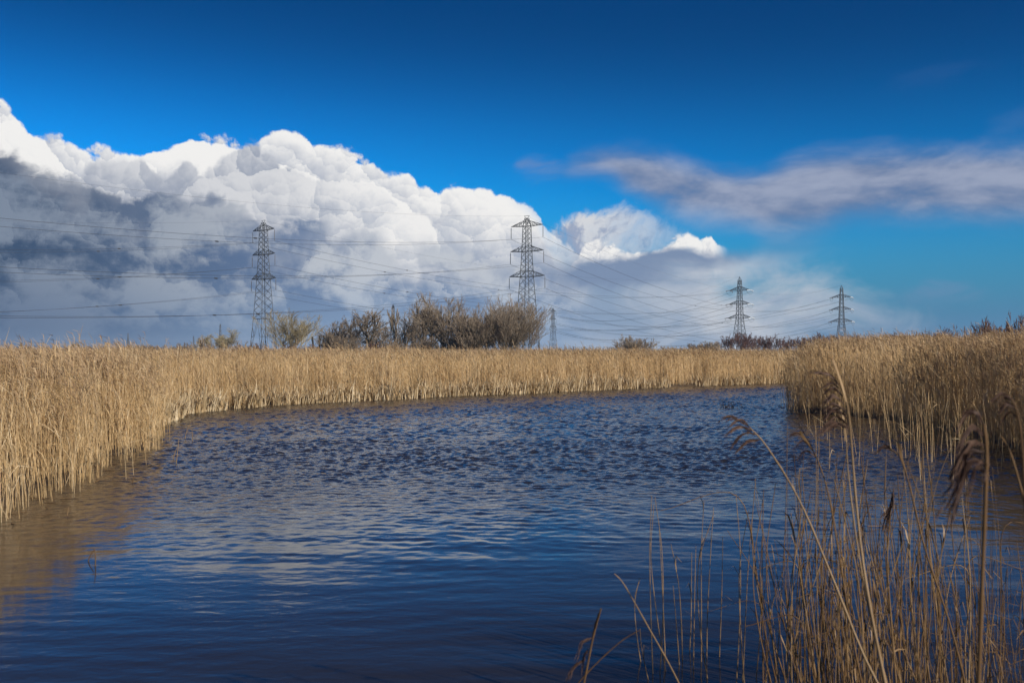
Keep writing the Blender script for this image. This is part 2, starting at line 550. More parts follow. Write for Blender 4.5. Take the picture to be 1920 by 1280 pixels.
def shore_dist(p):
    """signed distance to the pond edge, positive on land"""
    out = np.empty(len(p))
    a, b = SHORE, np.roll(SHORE, -1, axis=0)
    ab = b - a
    l2 = (ab ** 2).sum(1)
    for s0 in range(0, len(p), 20000):
        q = p[s0:s0 + 20000]
        ap = q[:, None] - a[None]
        t = np.clip((ap * ab).sum(2) / l2, 0, 1)
        d = np.sqrt(((ap - t[..., None] * ab) ** 2).sum(2)).min(1)
        cr = ((a[None, :, 1] > q[:, 1:2]) != (b[None, :, 1] > q[:, 1:2])) & \
             (q[:, 0:1] < (b[None, :, 0] - a[None, :, 0]) * (q[:, 1:2] - a[None, :, 1]) / (b[None, :, 1] - a[None, :, 1] + 1e-12) + a[None, :, 0])
        out[s0:s0 + 20000] = np.where(cr.sum(1) % 2 == 1, -d, d)
    return out


rng = np.random.default_rng(7)


def grow(lo, hi, step, far):
    core = list(np.arange(lo, hi + step, step))
    d, up = step, core[-1]
    while up < far:
        d *= 1.35
        up += d
        core.append(up)
    d, dn = step, core[0]
    while dn > -far:
        d *= 1.35
        dn -= d
        core.insert(0, dn)
    return np.array(core)


gx, gy = grow(-30, 36, 0.6, 1900), grow(-12, 76, 0.6, 1900)
GX, GY = np.meshgrid(gx, gy)
gp = np.stack([GX.ravel(), GY.ravel()], 1)
gd = shore_dist(gp)
gz = np.where(gd < 0, np.maximum(-0.6, gd * 0.5), np.minimum(0.14, 0.01 + gd * 0.18)) + rng.normal(0, 0.012, len(gd)) * (gd < 60)
gz = np.where((gp[:, 1] < 2.2) & (gp[:, 1] > -40) & (np.abs(gp[:, 0]) < 40) & (gd > 0), np.minimum(0.55, gz + gd * 0.25), gz)
gi = np.arange(len(gp)).reshape(GX.shape)
g = Geo()
g.add(np.column_stack([gp, gz]), np.stack([gi[:-1, :-1], gi[:-1, 1:], gi[1:, 1:], gi[1:, :-1]], -1), 0.5)
tag(g.build('ground', M_GROUND, smooth=True), 'flat marshy ground of dead reed litter around the pond', kind='structure')

def waves(p, n, lmin, lmax, spread, head, slope, seed):
    """sum of n random wave trains with the given rms slope"""
    r = np.random.default_rng(seed)
    lam = np.exp(r.uniform(np.log(lmin), np.log(lmax), n))
    th = head + r.normal(0, spread, n)
    k = 2 * np.pi / lam
    am = slope * np.sqrt(2.0 / n) / k
    h = np.zeros(len(p))
    for i in range(n):
        h += am[i] * np.sin(k[i] * (p[:, 0] * np.cos(th[i]) + p[:, 1] * np.sin(th[i])) + r.uniform(0, 6.28))
    return h


WATER = Geo()
for bx, by in ((np.arange(-9.0, 10.5, 0.060), np.arange(2.4, 9.01, 0.050)),
               (np.arange(-11.0, 12.5, 0.046), np.arange(9.0, 24.01, 0.052)),
               (np.arange(-12.6, 28.0, 0.096), np.arange(24.0, 67.5, 0.09))):
    WX, WY = np.meshgrid(bx, by)
    wp = np.stack([WX.ravel(), WY.ravel()], 1)
    jit = 0.3 * np.sin(wp[:, 0] * 0.45 + 1.0) + 0.35 * np.sin(wp[:, 0] * 0.21 + wp[:, 1] * 0.3)
    # the wind reaches the open water; the lee of the near bank stays smooth
    wind = np.clip((wp[:, 1] - 0.06 * wp[:, 0] + 1.8 * jit - 9.5) / 9.5, 0, 1) ** 1.35
    gust = 0.92 + 0.16 * np.sin(wp[:, 0] * 0.33 + wp[:, 1] * 0.47) * np.sin(wp[:, 1] * 0.26 - wp[:, 0] * 0.41 + 2) + 0.10 * np.sin(wp[:, 0] * 1.1 - wp[:, 1] * 0.8)
    wz = wind * gust * (waves(wp, 100, 0.13, 0.38, 1.15, R(215), 0.235, 3) + waves(wp, 30, 0.38, 1.0, 0.8, R(205), 0.06, 9))
    wz += waves(wp, 60, 0.13, 0.40, 0.30, R(97), 0.0105, 5) + waves(wp, 16, 0.6, 1.6, 0.2, R(84), 0.007, 6)
    wd_ = shore_dist(wp)
    wz *= np.clip(0.5 - wd_ * 2.5, 0.0, 1.0)
    wi = np.arange(len(wp)).reshape(WX.shape)
    wq = np.stack([wi[:-1, :-1], wi[:-1, 1:], wi[1:, 1:], wi[1:, :-1]], -1).reshape(-1, 4)
    wc = wp[wq].mean(1)
    wq = wq[(wd_[wq].min(1) < 0.5) & (np.abs(wc[:, 0]) < 0.66 * wc[:, 1] + 1.5)]
    used, inv = np.unique(wq, return_inverse=True)
    WATER.add(np.column_stack([wp, wz])[used], inv.reshape(-1, 4), 0.5)
# coarse smooth water outside the view and under the bank edges
WX, WY = np.meshgrid(np.arange(-14, 30, 1.0), np.arange(-8, 70, 1.0))
wi = np.arange(WX.size).reshape(WX.shape)
wq = np.stack([wi[:-1, :-1], wi[:-1, 1:], wi[1:, 1:], wi[1:, :-1]], -1).reshape(-1, 4)
wc = np.stack([WX.ravel(), WY.ravel()], 1)[wq].mean(1)
wq = wq[(np.abs(wc[:, 0]) > 0.66 * wc[:, 1] - 1.0) | (wc[:, 1] < 3.5)]
used, inv = np.unique(wq, return_inverse=True)
WATER.add(np.column_stack([WX.ravel(), WY.ravel(), np.full(WX.size, -0.03)])[used], inv.reshape(-1, 4), 0.5)
tag(WATER.build('pond_water', M_WATER, smooth=True), 'wind-rippled dark blue pond water', kind='structure')

# ------------------------------------------------------------------ reed beds (uncountable: stuff)
def unit(a):
    return a / (np.linalg.norm(a, axis=-1, keepdims=True) + 1e-9)


def reeds(geo, p, z0, h, leaves, segs, plume, thick, tone):
    """one reed per row of p: bent stem, dead blades, drooping plume"""
    n = len(p)
    if n == 0:
        return
    lean = rng.normal(0, 0.045, (n, 2)) + np.array([-0.02, 0.0]) + np.stack([0.05 * wave(p, 1.3, 1.0), 0.05 * wave(p, 1.1, 3.0)], 1)
    lean += np.where((rng.random(n) < 0.07)[:, None], rng.normal(0, 0.30, (n, 2)), 0)
    bend = rng.normal(0, 0.04, (n, 2)) + np.array([-0.03, 0.0])
    t = np.linspace(0, 1, segs + 1)
    path = np.zeros((n, segs + 1, 3))
    path[..., :2] = p[:, None] + h[:, None, None] * (lean[:, None] * t[None, :, None] + bend[:, None] * (t ** 2.5)[None, :, None])
    path[..., 2] = z0[:, None] + h[:, None] * t[None] * 0.99
    geo.prism(path, thick[:, None] * (1.0 - 0.6 * t)[None], tone, 3, 0)

    def along(f):
        f = f[:, None]
        xy = p + h[:, None] * (lean * f + bend * f ** 2.5)
        return np.column_stack([xy, z0 + h * f[:, 0] * 0.99])
    for _ in range(leaves):
        f = rng.uniform(0.22, 0.97, n)
        a = rng.uniform(0, 2 * np.pi, n)
        out = np.column_stack([np.cos(a) - 0.35, np.sin(a), np.zeros(n)])
        L = rng.uniform(0.20, 0.48, n)
        up = rng.uniform(0.7, 3.2, n)
        dr = rng.uniform(0.0, 0.9, n)
        s = along(f)
        m1 = s + (unit(out + np.array([0, 0, 1.0]) * up[:, None])) * (L * 0.55)[:, None]
        m2 = m1 + (unit(out + np.array([0, 0, 1.0]) * (up - 2.4 * dr * dr)[:, None])) * (L * 0.5)[:, None]
        wd = np.stack([thick * 1.2, thick * 2.2, thick * 0.3], 1)
        side = np.column_stack([-out[:, 1], out[:, 0], rng.normal(0, 0.6, n)])
        geo.ribbon(np.stack([s, m1, m2], 1), wd, side, np.clip(tone + rng.normal(0, 0.22, n), 0, 1), 0)
    if plume:
        k = rng.random(n) < 0.8
        m = k.sum()
        top = along(np.ones(n))[k]
        th = thick[k]
        for j in range(plume):
            a = rng.uniform(0, 2 * np.pi, m)
            out = np.column_stack([np.cos(a) * 0.55 - 0.75, np.sin(a) * 0.55, np.zeros(m)])
            L = rng.uniform(0.10, 0.26, m)
            st = top - np.array([0, 0, 1.0]) * (j * 0.06)
            m1 = st + unit(out * 0.3 + np.array([0, 0, 1.1])) * (L * 0.55)[:, None]
            m2 = m1 + unit(out + np.array([0, 0, 0.35])) * (L * 0.6)[:, None]
            geo.ribbon(np.stack([st, m1, m2], 1), np.stack([th * 1.6, th * 3.4, th * 0.8], 1),
                       np.column_stack([-out[:, 1], out[:, 0], rng.normal(0, 0.8, m)]), np.clip(0.5 + rng.normal(0, 0.25, m), 0, 1), 1)


def scatter(r0, r1, amax, dens):
    n = int(dens * amax * (r1 ** 2 - r0 ** 2))
    r = np.sqrt(rng.uniform(r0 ** 2, r1 ** 2, n))
    a = rng.uniform(-amax, amax, n)
    return np.column_stack([r * np.sin(a), r * np.cos(a)])


def wave(p, s, ph):
    return np.sin(p[:, 0] * s + ph) * np.sin(p[:, 1] * s * 1.3 + ph * 2.1) + 0.5 * np.sin(p[:, 0] * s * 2.7 + p[:, 1] * s * 2.2 + ph)


cand = np.concatenate([scatter(9, 32, R(40), 130.0), scatter(32, 70, R(33), 90.0), scatter(70, 165, R(31), 1.6)])
sd = shore_dist(cand)
cam_d = np.hypot(cand[:, 0], cand[:, 1])
# ragged edges: a noise shifts the limit of the bed
rag = wave(cand, 1.9, 0.3) * 0.22 + wave(cand, 0.6, 1.7) * 0.16
s_ = sd + rag
farbank = (cand[:, 1] > 33) & (cand[:, 0] < 0.2 * cand[:, 1])
s_ = np.where(farbank, s_ - 0.55, s_)
right = (cand[:, 0] > 9.4 + 0.0 * cand[:, 1]) & (cand[:, 1] < 60) & (cand[:, 0] > 0.21 * cand[:, 1])
pmax = np.where(cam_d < 32, 130.0, np.where(cam_d < 70, 90.0, 1.6))
want = np.interp(s_, [-0.25, 0.0, 0.4, 1.3, 2.5, 6.0, 14.0, 40.0], [0, 45, 120, 120, 40, 12.0, 3.5, 1.8])
want = np.where(cam_d < 32, want, want * 0.75)
# broken light patches where wind has laid the reeds apart
want = np.where(right & (s_ < 3), want * 1.3, want)
want *= np.clip(0.92 + 0.5 * wave(cand, 1.1, 4.0), 0.22, 1.3)
keep = rng.random(len(cand)) < np.clip(want / pmax, 0, 1)
keep &= ~((cand[:, 1] < 9.5) & (np.abs(cand[:, 0]) < 9))
cand, sd, cam_d, right, s_ = cand[keep], sd[keep], cam_d[keep], right[keep], s_[keep]
farbank = farbank[keep]
hgt = rng.normal(1.84, 0.13, len(cand)) + 0.09 * wave(cand, 0.5, 2.2) + 0.07 * wave(cand, 2.3, 0.7)
hgt += np.where(farbank, 0.16 * np.clip(wave(cand, 0.21, 0.4), 0, 1.2) + 0.10 * np.exp(-((cand[:, 0] / cand[:, 1] + 0.11) / 0.035) ** 2) + 0.08 * np.exp(-((cand[:, 0] / cand[:, 1] + 0.19) / 0.02) ** 2), 0)
hgt += np.where(cand[:, 0] < -0.2 * cand[:, 1] - 3, 0.0, 0)
hgt = np.where(right, hgt + 0.28 + np.clip((cand[:, 0] - 10) * 0.042, 0, 0.45), hgt)
hgt *= np.where(rng.random(len(cand)) < 0.14, rng.uniform(0.3, 0.85, len(cand)), 1.0)
hgt += np.where(rng.random(len(cand)) < np.where(cand[:, 0] < -6, 0.05, 0.035), rng.uniform(0.1, 0.42, len(cand)), 0)
hgt *= np.interp(s_, [-0.3, 0.1, 0.8], [0.55, 0.82, 1.0])
z0 = np.interp(sd, [-1, 0, 0.7], [-0.12, -0.03, 0.10])
thick = 0.0028 + 0.000085 * cam_d * np.where(cam_d > 70, 1.25, 1.0)
tone = np.clip(0.5 + rng.normal(0, 0.2, len(cand)) + 0.10 * wave(cand, 0.7, 5.0), 0, 1)

BEDS = {}
left = ~right & (cand[:, 0] < -9.6) & (cand[:, 1] < 36)
for key, sel, lab in (('left', left, 'pale dry reed bed closing the left side of the pond'),
                      ('far', ~right & ~left, 'long straw-coloured reed bed along the far bank under the pylons'),
                      ('right', right, 'tall shaded brown reed bed standing out from the right bank')):
    geo = Geo()
    for lo, hi, s0, s1, lv, sg, pl in ((0, 32, -9, 2.5, 4, 3, 4), (0, 32, 2.5, 999, 3, 1, 4), (32, 60, -9, 1.2, 3, 2, 2), (32, 60, 1.2, 999, 2, 1, 2), (60, 400, -9, 999, 2, 1, 2)):
        k = sel & (cam_d >= lo) & (cam_d < hi) & (s_ >= s0) & (s_ < s1)
        reeds(geo, cand[k], z0[k], hgt[k], lv, sg, pl, thick[k], tone[k])
    BEDS[key] = geo
    tag(geo.build('reed_bed', [M_STRAW, M_PLUME]), lab, kind='stuff')
    print('bed', key, int(sel.sum()), geo.n)

# dead sedge blades along the water's edge of the far bank
geo = Geo()
edge = []
for (a, b) in zip(SHORE[:-1], SHORE[1:]):
    L = np.linalg.norm(b - a)
    m = int(L * 300)
    t = rng.random(m)[:, None]
    edge.append(a + (b - a) * t + rng.normal(0.0, 0.32, (m, 2)))
edge = np.concatenate(edge)
ed = shore_dist(edge)
k = (ed > -0.22) & (edge[:, 1] > 28) & (edge[:, 0] < 0.262 * edge[:, 1] + 1.0) & ~((edge[:, 0] > 9.3) & (edge[:, 1] < 60))
k &= rng.random(len(edge)) < np.clip(0.62 + 0.7 * wave(edge, 1.6, 3.0), 0.08, 1)
edge = edge[k]
m = len(edge)
a = rng.uniform(0, 2 * np.pi, m)
out = np.column_stack([np.cos(a), np.sin(a), np.zeros(m)])
L = rng.uniform(0.28, 0.92, m) * (1 + 0.25 * wave(edge, 2.1, 1.0))
st = np.column_stack([edge, np.full(m, -0.02)])
droop = rng.random(m) ** 2
m1 = st + unit(out * rng.uniform(0.05, 0.4, m)[:, None] + np.array([0, 0, 1.0])) * (L * 0.6)[:, None]
m2 = m1 + unit(out * rng.uniform(0.2, 1.0, m)[:, None] + np.array([0, 0, 1.0]) * (1.0 - 2.0 * droop)[:, None]) * (L * 0.5)[:, None]
wd = rng.uniform(0.024, 0.055, m)
geo.ribbon(np.stack([st, m1, m2], 1), np.stack([wd, wd * 0.9, wd * 0.2], 1), np.column_stack([-out[:, 1], out[:, 0], np.zeros(m)]) + np.array([0.5, 0, 0]),
           np.clip(0.5 + rng.normal(0, 0.25, m), 0, 1), 0)
tag(geo.build('sedge_fringe', M_SEDGE), 'pale broken sedge blades fringing the far waterline', kind='stuff')
print('sedge', m)

# dead stems and scraps floating along the water's edge
geo = Geo()
lit = []
for (a, b) in zip(SHORE[:-1], SHORE[1:]):
    L = np.linalg.norm(b - a)
    t = rng.random(int(L * 7))[:, None]
    lit.append(a + (b - a) * t + rng.normal(0, 0.45, (len(t), 2)))
lit = np.concatenate(lit)
ld = shore_dist(lit)
lit = lit[(ld < 0.1) & (ld > -0.9) & (lit[:, 1] > 8) & (rng.random(len(lit)) < np.clip(0.5 + 0.6 * wave(lit, 0.9, 2.0), 0.05, 1))]
n = len(lit)
a = rng.normal(0.3, 0.7, n)
L = rng.uniform(0.05, 0.34, n)
dv = np.column_stack([np.cos(a), np.sin(a), np.zeros(n)]) * L[:, None] / 2
c = np.column_stack([lit, np.full(n, 0.012)])
geo.prism(np.stack([c - dv, c + rng.normal(0, 0.012, (n, 3)) * np.array([1, 1, 0.3]), c + dv], 1), rng.uniform(0.003, 0.007, n)[:, None] * np.array([1, 1, 0.6]), rng.uniform(0, 0.6, n), 4)
tag(geo.build('floating_litter', M_FSTEM), 'broken dead reed pieces floating along the edges of the beds', kind='stuff')

# ------------------------------------------------------------------ pylons
def b_steel(n):
    ns = n.noise(pos(n), 0.8, 3.0, 0.6)
    col = n.mix(n.step(ns, 0.35, 0.7), (0.07, 0.078, 0.085), (0.13, 0.14, 0.145))
    return principled(n, col, 0.55, 0.4, 0.35)


M_STEEL = material('galvanised_steel', b_steel)
M_GLASS = material('insulator_porcelain', lambda n: principled(n, (0.16, 0.15, 0.145), 0.2, 0.5))
M_INSUL_LIT = material('insulator_sunlit', lambda n: principled(n, (0.72, 0.75, 0.76), 0.12, 0.6))  # pale copy of the insulator colour, sunlight painted in
M_WIRE = material('conductor_wire', lambda n: principled(n, (0.05, 0.05, 0.055), 0.6, 0.3, 0.2))
M_YELLOW = material('yellow_sign', lambda n: principled(n, (0.72, 0.50, 0.03), 0.5, 0.3))
M_WHITE = material('white_plate', lambda n: principled(n, (0.75, 0.75, 0.73), 0.5, 0.3))

ZL_S = [0.0, 0.295, 0.578, 0.754, 0.93, 0.985]
HW_S = [0.074, 0.0507, 0.034, 0.0255, 0.0206, 0.010]
ZL_T = [0.0, 0.275, 0.475, 0.65, 0.825, 0.955]
HW_T = [0.094, 0.056, 0.034, 0.028, 0.022, 0.017]


def lattice(kind, H, thick):
    """meshes of one pylon of height H, x along the arms"""
    ZL, HW = (ZL_S, HW_S) if kind == 'hang' else (ZL_T, HW_T)
    hw = lambda f: float(np.interp(f, ZL, HW)) * H
    A, B = thick, thick * 0.5
    parts = {}

    def beams(segs, r):
        g = Geo()
        g.prism(np.array(segs, dtype=float), r, 0.5, 4)
        return g
    corner = [(-1, -1), (1, -1), (1, 1), (-1, 1)]
    top = 0.985 if kind == 'hang' else 0.955
    parts['leg'] = []
    for cx, cy in corner:
        g = Geo()
        zs = [-0.02] + ZL[1:-1] + [top]
        g.prism(np.array([[(cx * hw(max(z, 0)), cy * hw(max(z, 0)), z * H) for z in zs]]), A, 0.5, 4)
        parts['leg'].append(g.mesh('leg', M_STEEL))
    if kind == 'hang':
        lv = [0.295, 0.355, 0.412, 0.466, 0.52, 0.578, 0.623, 0.667, 0.711, 0.754, 0.79, 0.826, 0.861, 0.895, 0.93, 0.985]
    else:
        lv = [0.275, 0.345, 0.41, 0.475, 0.535, 0.593, 0.65, 0.71, 0.768, 0.825, 0.89, 0.955]
    segs, hz_ = [], []
    for (a, b) in zip(corner, corner[1:] + corner[:1]):
        p = lambda c, f: np.array((c[0] * hw(f), c[1] * hw(f), f * H))
        for z0_, z1_ in zip(lv[:-1], lv[1:]):
            segs += [(p(a, z0_), p(b, z1_)), (p(b, z0_), p(a, z1_))]
        for z_ in (lv[0], ZL[2], ZL[3], ZL[4], 0.62 if kind == 'hang' else 0.52):
            segs.append((p(a, z_), p(b, z_)))
        zb = lv[0]
        mid = (p(a, zb) + p(b, zb)) / 2
        kz = zb * 0.46
        for c in (a, b):
            segs += [(mid, p(c, 0.02))]
            d = mid * 0.55 + p(c, 0.02) * 0.45
            segs += [(d, p(c, zb * 0.55)), (d, p(c, zb * 0.80)), (mid * 0.28 + p(c, 0.02) * 0.72, p(c, zb * 0.28))]
            segs += [(mid * 0.28 + p(c, 0.02) * 0.72, p(c, zb * 0.5))]
        if kind == 'hang':
            segs.append((p(a, 0.03), p(b, 0.03)))
    parts['bracing'] = beams(segs, B).mesh('bracing', M_STEEL)
    # earth-wire peak
    if kind == 'hang':
        h = hw(0.985)
        z = H
        g = beams([((-h * 2.0, 0, z), (h * 2.0, 0, z)), ((-h * 2.0, 0, z), (-h, 0, z * 0.985)), ((h * 2.0, 0, z), (h, 0, z * 0.985)), ((0, -h, z * 0.985), (0, h, z * 0.985)), ((-h, 0, 0.985 * z), (h, 0, 0.985 * z))], B * 1.1)
    else:
        h = hw(0.955)
        g = beams([((c[0] * h, c[1] * h, 0.955 * H), (0, 0, H)) for c in corner] + [((corner[i][0] * h, corner[i][1] * h, 0.955 * H), (corner[i - 1][0] * h, corner[i - 1][1] * h, 0.955 * H)) for i in range(4)], B * 1.2)
    parts['peak'] = g.mesh('peak', M_STEEL)
    parts['crossarm'], parts['insulator'], tips = [], [], {}
    arms = (('top', 0.928, 0.968, 3.35 / 26), ('middle', 0.753, 0.793, 3.5 / 26), ('bottom', 0.578, 0.620, 3.75 / 26)) if kind == 'hang' else \
           (('top', 0.825, 0.872, 3.7 / 26), ('middle', 0.65, 0.697, 3.85 / 26), ('bottom', 0.475, 0.525, 4.2 / 26))
    for nm, zl, zu, ax in arms:
        for s in (-1, 1):
            tip = np.array((s * ax * H, 0, (zl + 0.004) * H))
            wl, wu = hw(zl), hw(zu)
            segs = []
            for cy in (-1, 1):
                lo, up = np.array((s * wl, cy * wl, zl * H)), np.array((s * wu, cy * wu, zu * H))
                segs += [(lo, tip), (up, tip)]
                for f0, f1 in ((0.0, 0.3), (0.3, 0.6), (0.6, 0.85)):
                    segs += [(up + (tip - up) * f0, lo + (tip - lo) * f1), (lo + (tip - lo) * f1, up + (tip - up) * f1)]
            for f in (0.3, 0.6):
                a_, b_ = np.array((s * wl, wl, zl * H)), np.array((s * wl, -wl, zl * H))
                segs.append((a_ + (tip - a_) * f, b_ + (tip - b_) * f))
            parts['crossarm'].append(beams(segs, B * 1.1).mesh('crossarm', M_STEEL))
            if kind == 'hang':
                g = Geo()
                z = np.linspace(tip[2] - 0.15, tip[2] - 0.085 * H, 30)
                r = np.where(np.arange(30) % 2 == 0, 0.055, 0.125) * thick / 0.11
                r[:2] = 0.03
                r[-2:] = 0.04
                g.prism(np.stack([np.full(30, tip[0]), np.zeros(30), z], 1)[None], r, 0.5, 6)
                parts['insulator'].append(g.mesh('insulator', M_GLASS))
                tips[(nm, s)] = (Vector((tip[0], 0, tip[2] - 0.087 * H)),) * 2
            else:
                for sy in (-1, 1):
                    g = Geo()
                    y = np.linspace(0.1, 2.3, 26) * sy
                    r = np.where(np.arange(26) % 2 == 0, 0.05, 0.15) * thick / 0.11
                    g.prism(np.stack([np.full(26, tip[0]), y, tip[2] - np.abs(y) * 0.13], 1)[None], r, 0.5, 6)
                    parts['insulator'].append(g.mesh('insulator', M_INSUL_LIT if s > 0 else M_GLASS))  # right-hand strings get the painted sunlit tone
                g = Geo()
                t = np.linspace(-1, 1, 13)
                g.prism(np.stack([np.full(13, tip[0]), t * 2.3, tip[2] - 0.3 - 1.25 * (1 - t ** 2) ** 0.8], 1)[None], 0.035, 0.5, 4)
                parts.setdefault('jumper_loop', []).append(g.mesh('jumper_loop', M_WIRE))
                tips[(nm, s)] = (Vector((tip[0], -2.35, tip[2] - 0.3)), Vector((tip[0], 2.35, tip[2] - 0.3)))
    tips['earth'] = (Vector((0, 0, H)),) * 2
    return parts, tips


LATT = {}


def pylon(px, D, kind, H, linedir, label, thick=0.11, sign=False, group='lattice pylons across the marsh'):
    key = (kind, thick)
    if key not in LATT:
        LATT[key] = lattice(kind, 26.0, thick)
    parts, tips = LATT[key]
    b = at(px, HZ, D)
    rz = math.atan2(linedir[1], linedir[0]) - math.pi / 2
    root = empty('lattice_pylon', (b.x, b.y, 0.1), rz)
    root.scale = (H / 26,) * 3
    tag(root, label, 'pylon', group)
    for nm, ms in parts.items():
        for me in (ms if isinstance(ms, list) else [ms]):
            o = link(nm, me, root)
            if nm == 'bracing':
                tag(o, kind='stuff')
    if sign:
        for mt, nm, x in ((M_YELLOW, 'danger_sign', 0.55), (M_WHITE, 'number_plate', -1.75)):
            g = Geo()
            g.box((x, -1.95, 1.75), (0.42, 0.03, 0.5))
            link(nm, g.mesh(nm, mt), root)
    c, s = math.cos(rz), math.sin(rz)
    f = H / 26
    world_tips = {k: tuple(Vector((b.x + (v.x * c - v.y * s) * f, b.y + (v.x * s + v.y * c) * f, 0.1 + v.z * f)) for v in vv) for k, vv in tips.items()}
    return root, world_tips


P1 = at(494, HZ, 200); P2 = at(988, HZ, 194); P3 = at(1387, HZ, 356); P4 = at(1578, HZ, 404); P5 = at(1037, HZ, 565)
dA = (P3 - P1).xy; dB = (P4 - P2).xy
_, t1 = pylon(494, 200, 'hang', 28.0, dA, 'tall grey lattice pylon standing in the reeds left of the bare trees', 0.068, True)
_, t2 = pylon(988, 194, 'hang', 28.1, dB, 'tall grey lattice pylon rising behind the big dome-shaped willow bush', 0.068)
_, t3 = pylon(1387, 356, 'strain', 28.1, dA, 'pointed lattice pylon beside the start of the reddish hedge', 0.095)
_, t4 = pylon(1578, 404, 'strain', 28.1, dB, 'smaller pointed lattice pylon against the blue edge of the sky', 0.10)
_, t5 = pylon(1037, 565, 'hang', 25.5, (0.75, -0.5), 'faint thin pylon just right of the big dome-shaped willow bush', 0.095)
_, t6 = pylon(737, 560, 'hang', 27.5, (1, 0.35), 'faint pylon half hidden among the bare treetops', 0.10)
_, t7 = pylon(413, 930, 'hang', 26.0, (1, 0.2), 'tiny hazy pylon above the round pale tree', 0.14)
_, t8 = pylon(240, 1450, 'hang', 26.0, (1, 0.2), 'tiny distant pylon farthest towards the left end of the horizon', 0.25)
_, t9 = pylon(363, 1600, 'hang', 24.0, (1, 0.2), 'tiny distant pylon between the brown bush and the round pale tree', 0.25)

NAMES = {'top': 'top', 'middle': 'middle', 'bottom': 'bottom'}


def cable(a, b, sag, rad, label, group, dampers=()):
    t = np.linspace(0, 1, 41)
    a_, b_ = np.array(a), np.array(b)
    pth = a_ + (b_ - a_) * t[:, None]
    pth[:, 2] -= 4 * sag * t * (1 - t)
    g = Geo()
    g.prism((pth - a_)[None], rad, 0.5, 3)
    o = g.build('power_cable', M_WIRE)
    o.location = a
    tag(o, label, 'power cable', group)
    for f in dampers:
        g = Geo()
        c = a_ + (b_ - a_) * f
        c[2] -= 4 * sag * f * (1 - f)
        d = unit((b_ - a_)[None])[0]
        g.prism(np.array([[c - a_ - d * 0.35, c - a_ - d * 0.15, c - a_ + d * 0.15, c - a_ + d * 0.35]]), np.array([0.03, 0.10, 0.10, 0.03]), 0.5, 6)
        g.build('spacer', M_WIRE, o)


def span(ta, ia, tb, ib, sag, what, group, rad=0.021, flip=1, damp=(0.12,), esag=0.9):
    for nm in ('top', 'middle', 'bottom'):
        for s, side in ((-1, 'left arm'), (1, 'right arm')):
            b = tb[(nm, s * flip)]
            cable(ta[(nm, s)][ia], b[ib], sag, rad, '%s %s cable %s' % (nm, side, what), group, damp)
    cable(ta['earth'][ia], tb['earth'][ib], sag * esag, rad * 0.45, 'peak earth wire %s' % what, group)


def shifted(t, d, dz=0.0):
    return {k: tuple(Vector((v.x + d[0], v.y + d[1], v.z + dz)) for v in vv) for k, vv in t.items()}


span(t1, 0, shifted(t1, -dA), 1, 7.6, 'from the left tall pylon to the left edge', 'cables left of the left tall pylon', damp=(0.16, 0.27))
span(t2, 0, shifted(t2, -dB), 1, 8.6, 'from the middle tall pylon across the left sky', 'cables left of the middle tall pylon', damp=(0.30,))
span(t1, 1, t3, 0, 6.0, 'from the left tall pylon to the pointed hedge pylon', 'cables between the left tall pylon and the pointed pylon by the hedge', damp=(0.18, 0.38), rad=0.026)
span(t2, 1, t4, 0, 9.5, 'from the middle tall pylon to the rightmost pylon', 'cables between the middle tall pylon and the pylon at the blue sky edge', damp=(0.4,), rad=0.028)
span(t5, 1, t3, 1, 6.5, 'from the faint bush-side pylon to the pointed hedge pylon', 'cables between the faint pylon and the pointed pylon by the hedge', rad=0.040, flip=-1)
span(t5, 1, t4, 1, 9.0, 'from the faint bush-side pylon to the rightmost pylon', 'cables between the faint pylon and the pylon at the blue sky edge', rad=0.040, flip=-1)
span(t6, 1, t5, 0, 8.0, 'between the two faint pylons behind the trees', 'cables between the two faint pylons', rad=0.035)

# ------------------------------------------------------------------ trees and bushes
def rot_about(v, axis, ang):
    c, s = np.cos(ang)[:, None], np.sin(ang)[:, None]
    return v * c + np.cross(axis, v) * s + axis * (axis * v).sum(1, keepdims=True) * (1 - c)


def branch_out(r, st, di, ln, rad, kids, lenf, angle, up, wob, K=4):
    """grow one generation: each row gets a wobbly path, then kids starting along it"""
    n = len(st)
    t = np.linspace(0, 1, K)
    path = np.zeros((n, K, 3))
    path[:, 0] = st
    d = di.copy()
    for i in range(1, K):
        d = unit(d + r.normal(0, wob, (n, 3)) + np.array([0, 0, up / K]))
        path[:, i] = path[:, i - 1] + d * (ln / (K - 1))[:, None]
    rr = rad[:, None] * (1.0 - 0.55 * t)[None]
    if not kids:
        return path, rr, None
    f = r.uniform(0.22, 1.0, (n, kids))
    f[:, 0] = 1.0
    seg = np.minimum((f * (K - 1)).astype(int), K - 2)
    u = f * (K - 1) - seg
    ix = np.arange(n)[:, None]
    ks = path[ix, seg] * (1 - u)[..., None] + path[ix, seg + 1] * u[..., None]
    kd = unit(path[ix, seg + 1] - path[ix, seg]).reshape(-1, 3)
    ax = unit(np.cross(kd, unit(r.normal(0, 1, kd.shape))))
    kd = rot_about(kd, ax, r.normal(angle, angle * 0.3, len(kd)))
    kl = (ln[:, None] * lenf * (1.25 - 0.55 * f) * r.uniform(0.7, 1.2, f.shape)).reshape(-1)
    kr = (rad[:, None] * 0.52 * np.ones_like(f)).reshape(-1)
    return path, rr, (ks.reshape(-1, 3), kd, kl, kr)


